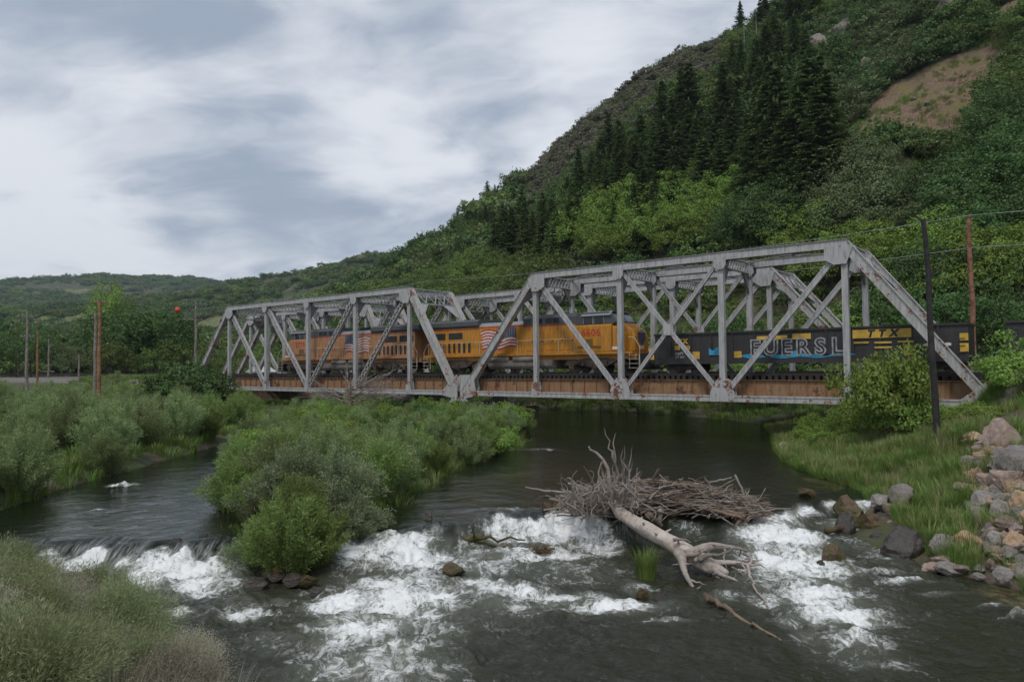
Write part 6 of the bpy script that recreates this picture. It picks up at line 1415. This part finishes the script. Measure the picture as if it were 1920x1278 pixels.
def drift(name, segs, mat, label, cat='driftwood', twigs=0):
    o0 = at(*segs[0][0]); e = empty(name, (o0.x, o0.y, 0), 0, label, cat); o0 = Vector((o0.x, o0.y, 0))
    for a, b, r0, r1 in segs: mb = MB(); p = wig(at(*a) - o0, at(*b) - o0, 6, .05, rr); mb.tube(p, tl(p, r0, r1), 8); mb.build('limb', mat, e, smooth=True)
    if twigs:
        a = at(*segs[0][0]) - o0; mb = MB()
        for k in range(twigs): dv = Vector((rr.uniform(-1, 1), rr.uniform(-.6, .6), rr.uniform(0, .7))) * .42; p = wig(a + Vector((rr.uniform(-.3, .3), rr.uniform(-.2, .2), 0)), a + dv, 4, .1, rr); mb.tube(p, tl(p, .016, .005), 5, cap=False)
        tag(mb.build('twig_tangle', M_MOSS, e), kind='stuff')
    return e
drift('driftwood_stub', [((850, 1015, .15), (905, 1005, .35), .13, .10), ((890, 1008, .3), (985, 1012, .28), .06, .02), ((888, 1008, .3), (886, 985, .75), .035, .015), ((895, 1014, .2), (960, 1026, .12), .05, .03)], M_MOSS, 'mossy brown driftwood stub with a long side limb in the main rapids', twigs=40)
drift('driftwood_tangle', [((1015, 1035, .12), (1040, 1028, .25), .05, .03)], M_MOSS, 'small tangle of brown twigs on a rock in the rapids', twigs=70)
drift('driftwood_pole', [((1328, 1118, .12), (1375, 1150, .08), .07, .05), ((1375, 1150, .08), (1465, 1200, .04), .045, .02), ((1330, 1125, .08), (1320, 1112, .2), .07, .05)], M_LOG2, 'thin brown driftwood pole slanting down through the rapids')
drift('driftwood_branch', [((1402, 1060, .45), (1408, 1085, .2), .04, .035), ((1408, 1085, .2), (1438, 1135, .03), .035, .02), ((1402, 1060, .45), (1412, 1045, .6), .03, .02)], M_LOG, 'pale bent branch standing in the foam right of the fallen tree roots')
drift('driftwood_plank', [((1548, 995, .38), (1608, 985, .45), .09, .06)], M_MOSS, 'dark short log caught between rocks at the top of the right rapids')
drift('dead_stump', [((668, 880, 1.2), (663, 850, 2.0), .14, .09), ((663, 850, 2.0), (655, 846, 2.1), .08, .05)], M_LOG, 'pale broken stump standing among the island willows', 'stump')
# dead bare shrub and old trunk behind the island, in front of the left truss
v = at_r(655, 790, 55); e = empty('dead_tree', (v.x, v.y, hz(v.x, v.y) - .2), 0, 'bare grey dead tree with a dark leaning trunk in front of the left truss span', 'dead tree')
g_ = hz(v.x, v.y) - .2; mb = MB(); mb.tube([(0, 0, 0), (-.2, 0, 1.2), (.1, 0, 2.4), (-.2, 0, 3.1)], [.32, .28, .2, .12], 10); mb.build('trunk', M_LOG2, e, smooth=True)
for k in range(44):
    a = rr.uniform(-2.4, 2.4); p0 = Vector((rr.uniform(-.2, .1), 0, rr.uniform(1.4, 3.2))); L = rr.uniform(1.4, 3.6); p1 = p0 + Vector((math.sin(a) * L, rr.uniform(-1, 1), abs(math.cos(a)) * L * .55 + .1)); branchy(p0, p1, .045, .008, 2, M_TWIG, e, 'branch', .6)
v = at_r(672, 835, 38)
e = empty('bare_shrub', (v.x, v.y, hz(v.x, v.y) - .1), 0, 'dark leafless shrub among the island willows above the pale stump', 'dead shrub'); mb = MB()
for k in range(120):
    a = rr.uniform(0, 6.28); q = rr.uniform(.2, 1.3); p = wig((math.cos(a) * q * .2, math.sin(a) * q * .2, 0), (math.cos(a) * q, math.sin(a) * q, rr.uniform(.8, 2.0)), 5, .08, rr); mb.tube(p, tl(p, .02, .006), 5, cap=False)
mb.build('twigs', mat_basic('dark_bare_twigs', (.10, .075, .06), .9, var=.4), e)
# clump of grass growing on the log
v = at(1212, 1078, .05); add_thing('grass_clump', (('blades', tuft('clump_blades', 88, .85, .55, 420, .012, L_GRASS, .35)),), (v.x, v.y, v.z - .02), 0, 1.0, None, 'bright green clump of grass growing in the rapids beside the fallen log', 'grass clump')
for px, py, z, s, lb in ((1192, 905, 1.5, .5, 'small grass tuft on top of the brush pile'), (1398, 925, .9, .6, 'small grass tuft at the right end of the brush pile')):
    v = at(px, py, z); add_thing('grass_clump', (('blades', TUFTS[1]),), (v.x, v.y, v.z - .05), 0, s, None, lb, 'grass clump')

# ------------------------------------------------------------------ air
if True:
    mb = MB(); mb.box(-2600, 2600, -60, 2600, -8, 420); hz_o = mb.build('haze', None)
    m, T = newmat('thin_haze'); out = T.n('ShaderNodeOutputMaterial'); v_ = T.n('ShaderNodeVolumePrincipled')
    v_.inputs['Color'].default_value = (.72, .82, .95, 1); v_.inputs['Density'].default_value = .00011; v_.inputs['Anisotropy'].default_value = .1
    T.l(v_.outputs[0], out.inputs['Volume']); hz_o.data.materials.clear(); hz_o.data.materials.append(m); tag(hz_o, 'thin bluish air in front of the distant hills', 'haze', kind='stuff')

# ------------------------------------------------------------------ labels: tell repeats apart by their place in the picture
ORD = 'first second third fourth fifth sixth seventh eighth ninth tenth eleventh twelfth thirteenth fourteenth fifteenth sixteenth seventeenth eighteenth'.split()
def refine_labels():
    by = {}
    for o in COL.objects:
        if o.parent is None and o.get('label') and o.get('category'): by.setdefault(o['label'], []).append(o)
    for lb, os_ in by.items():
        n = len(os_)
        if n < 2: continue
        rows = max(1, -(-n // 12)); os_.sort(key=lambda o: math.hypot(o.location.x, o.location.y)); per = -(-n // rows)
        names = {1: [''], 2: ['front row', 'back row'], 3: ['front row', 'middle row', 'back row']}.get(rows, [ORD[i] + ' row back' for i in range(rows)])
        base = lb.split()
        for r in range(rows):
            row = sorted(os_[r * per:(r + 1) * per], key=lambda o: math.atan2(o.location.x, o.location.y))
            for i, o in enumerate(row):
                place = 'leftmost' if i == 0 else ('rightmost' if i == len(row) - 1 else ORD[i] + ' from left')
                tail = (place + (' of ' + names[r] if names[r] else '')).split()
                o['label'] = ' '.join(base[:16 - len(tail)]).rstrip(',') + ', ' + ' '.join(tail)
refine_labels()
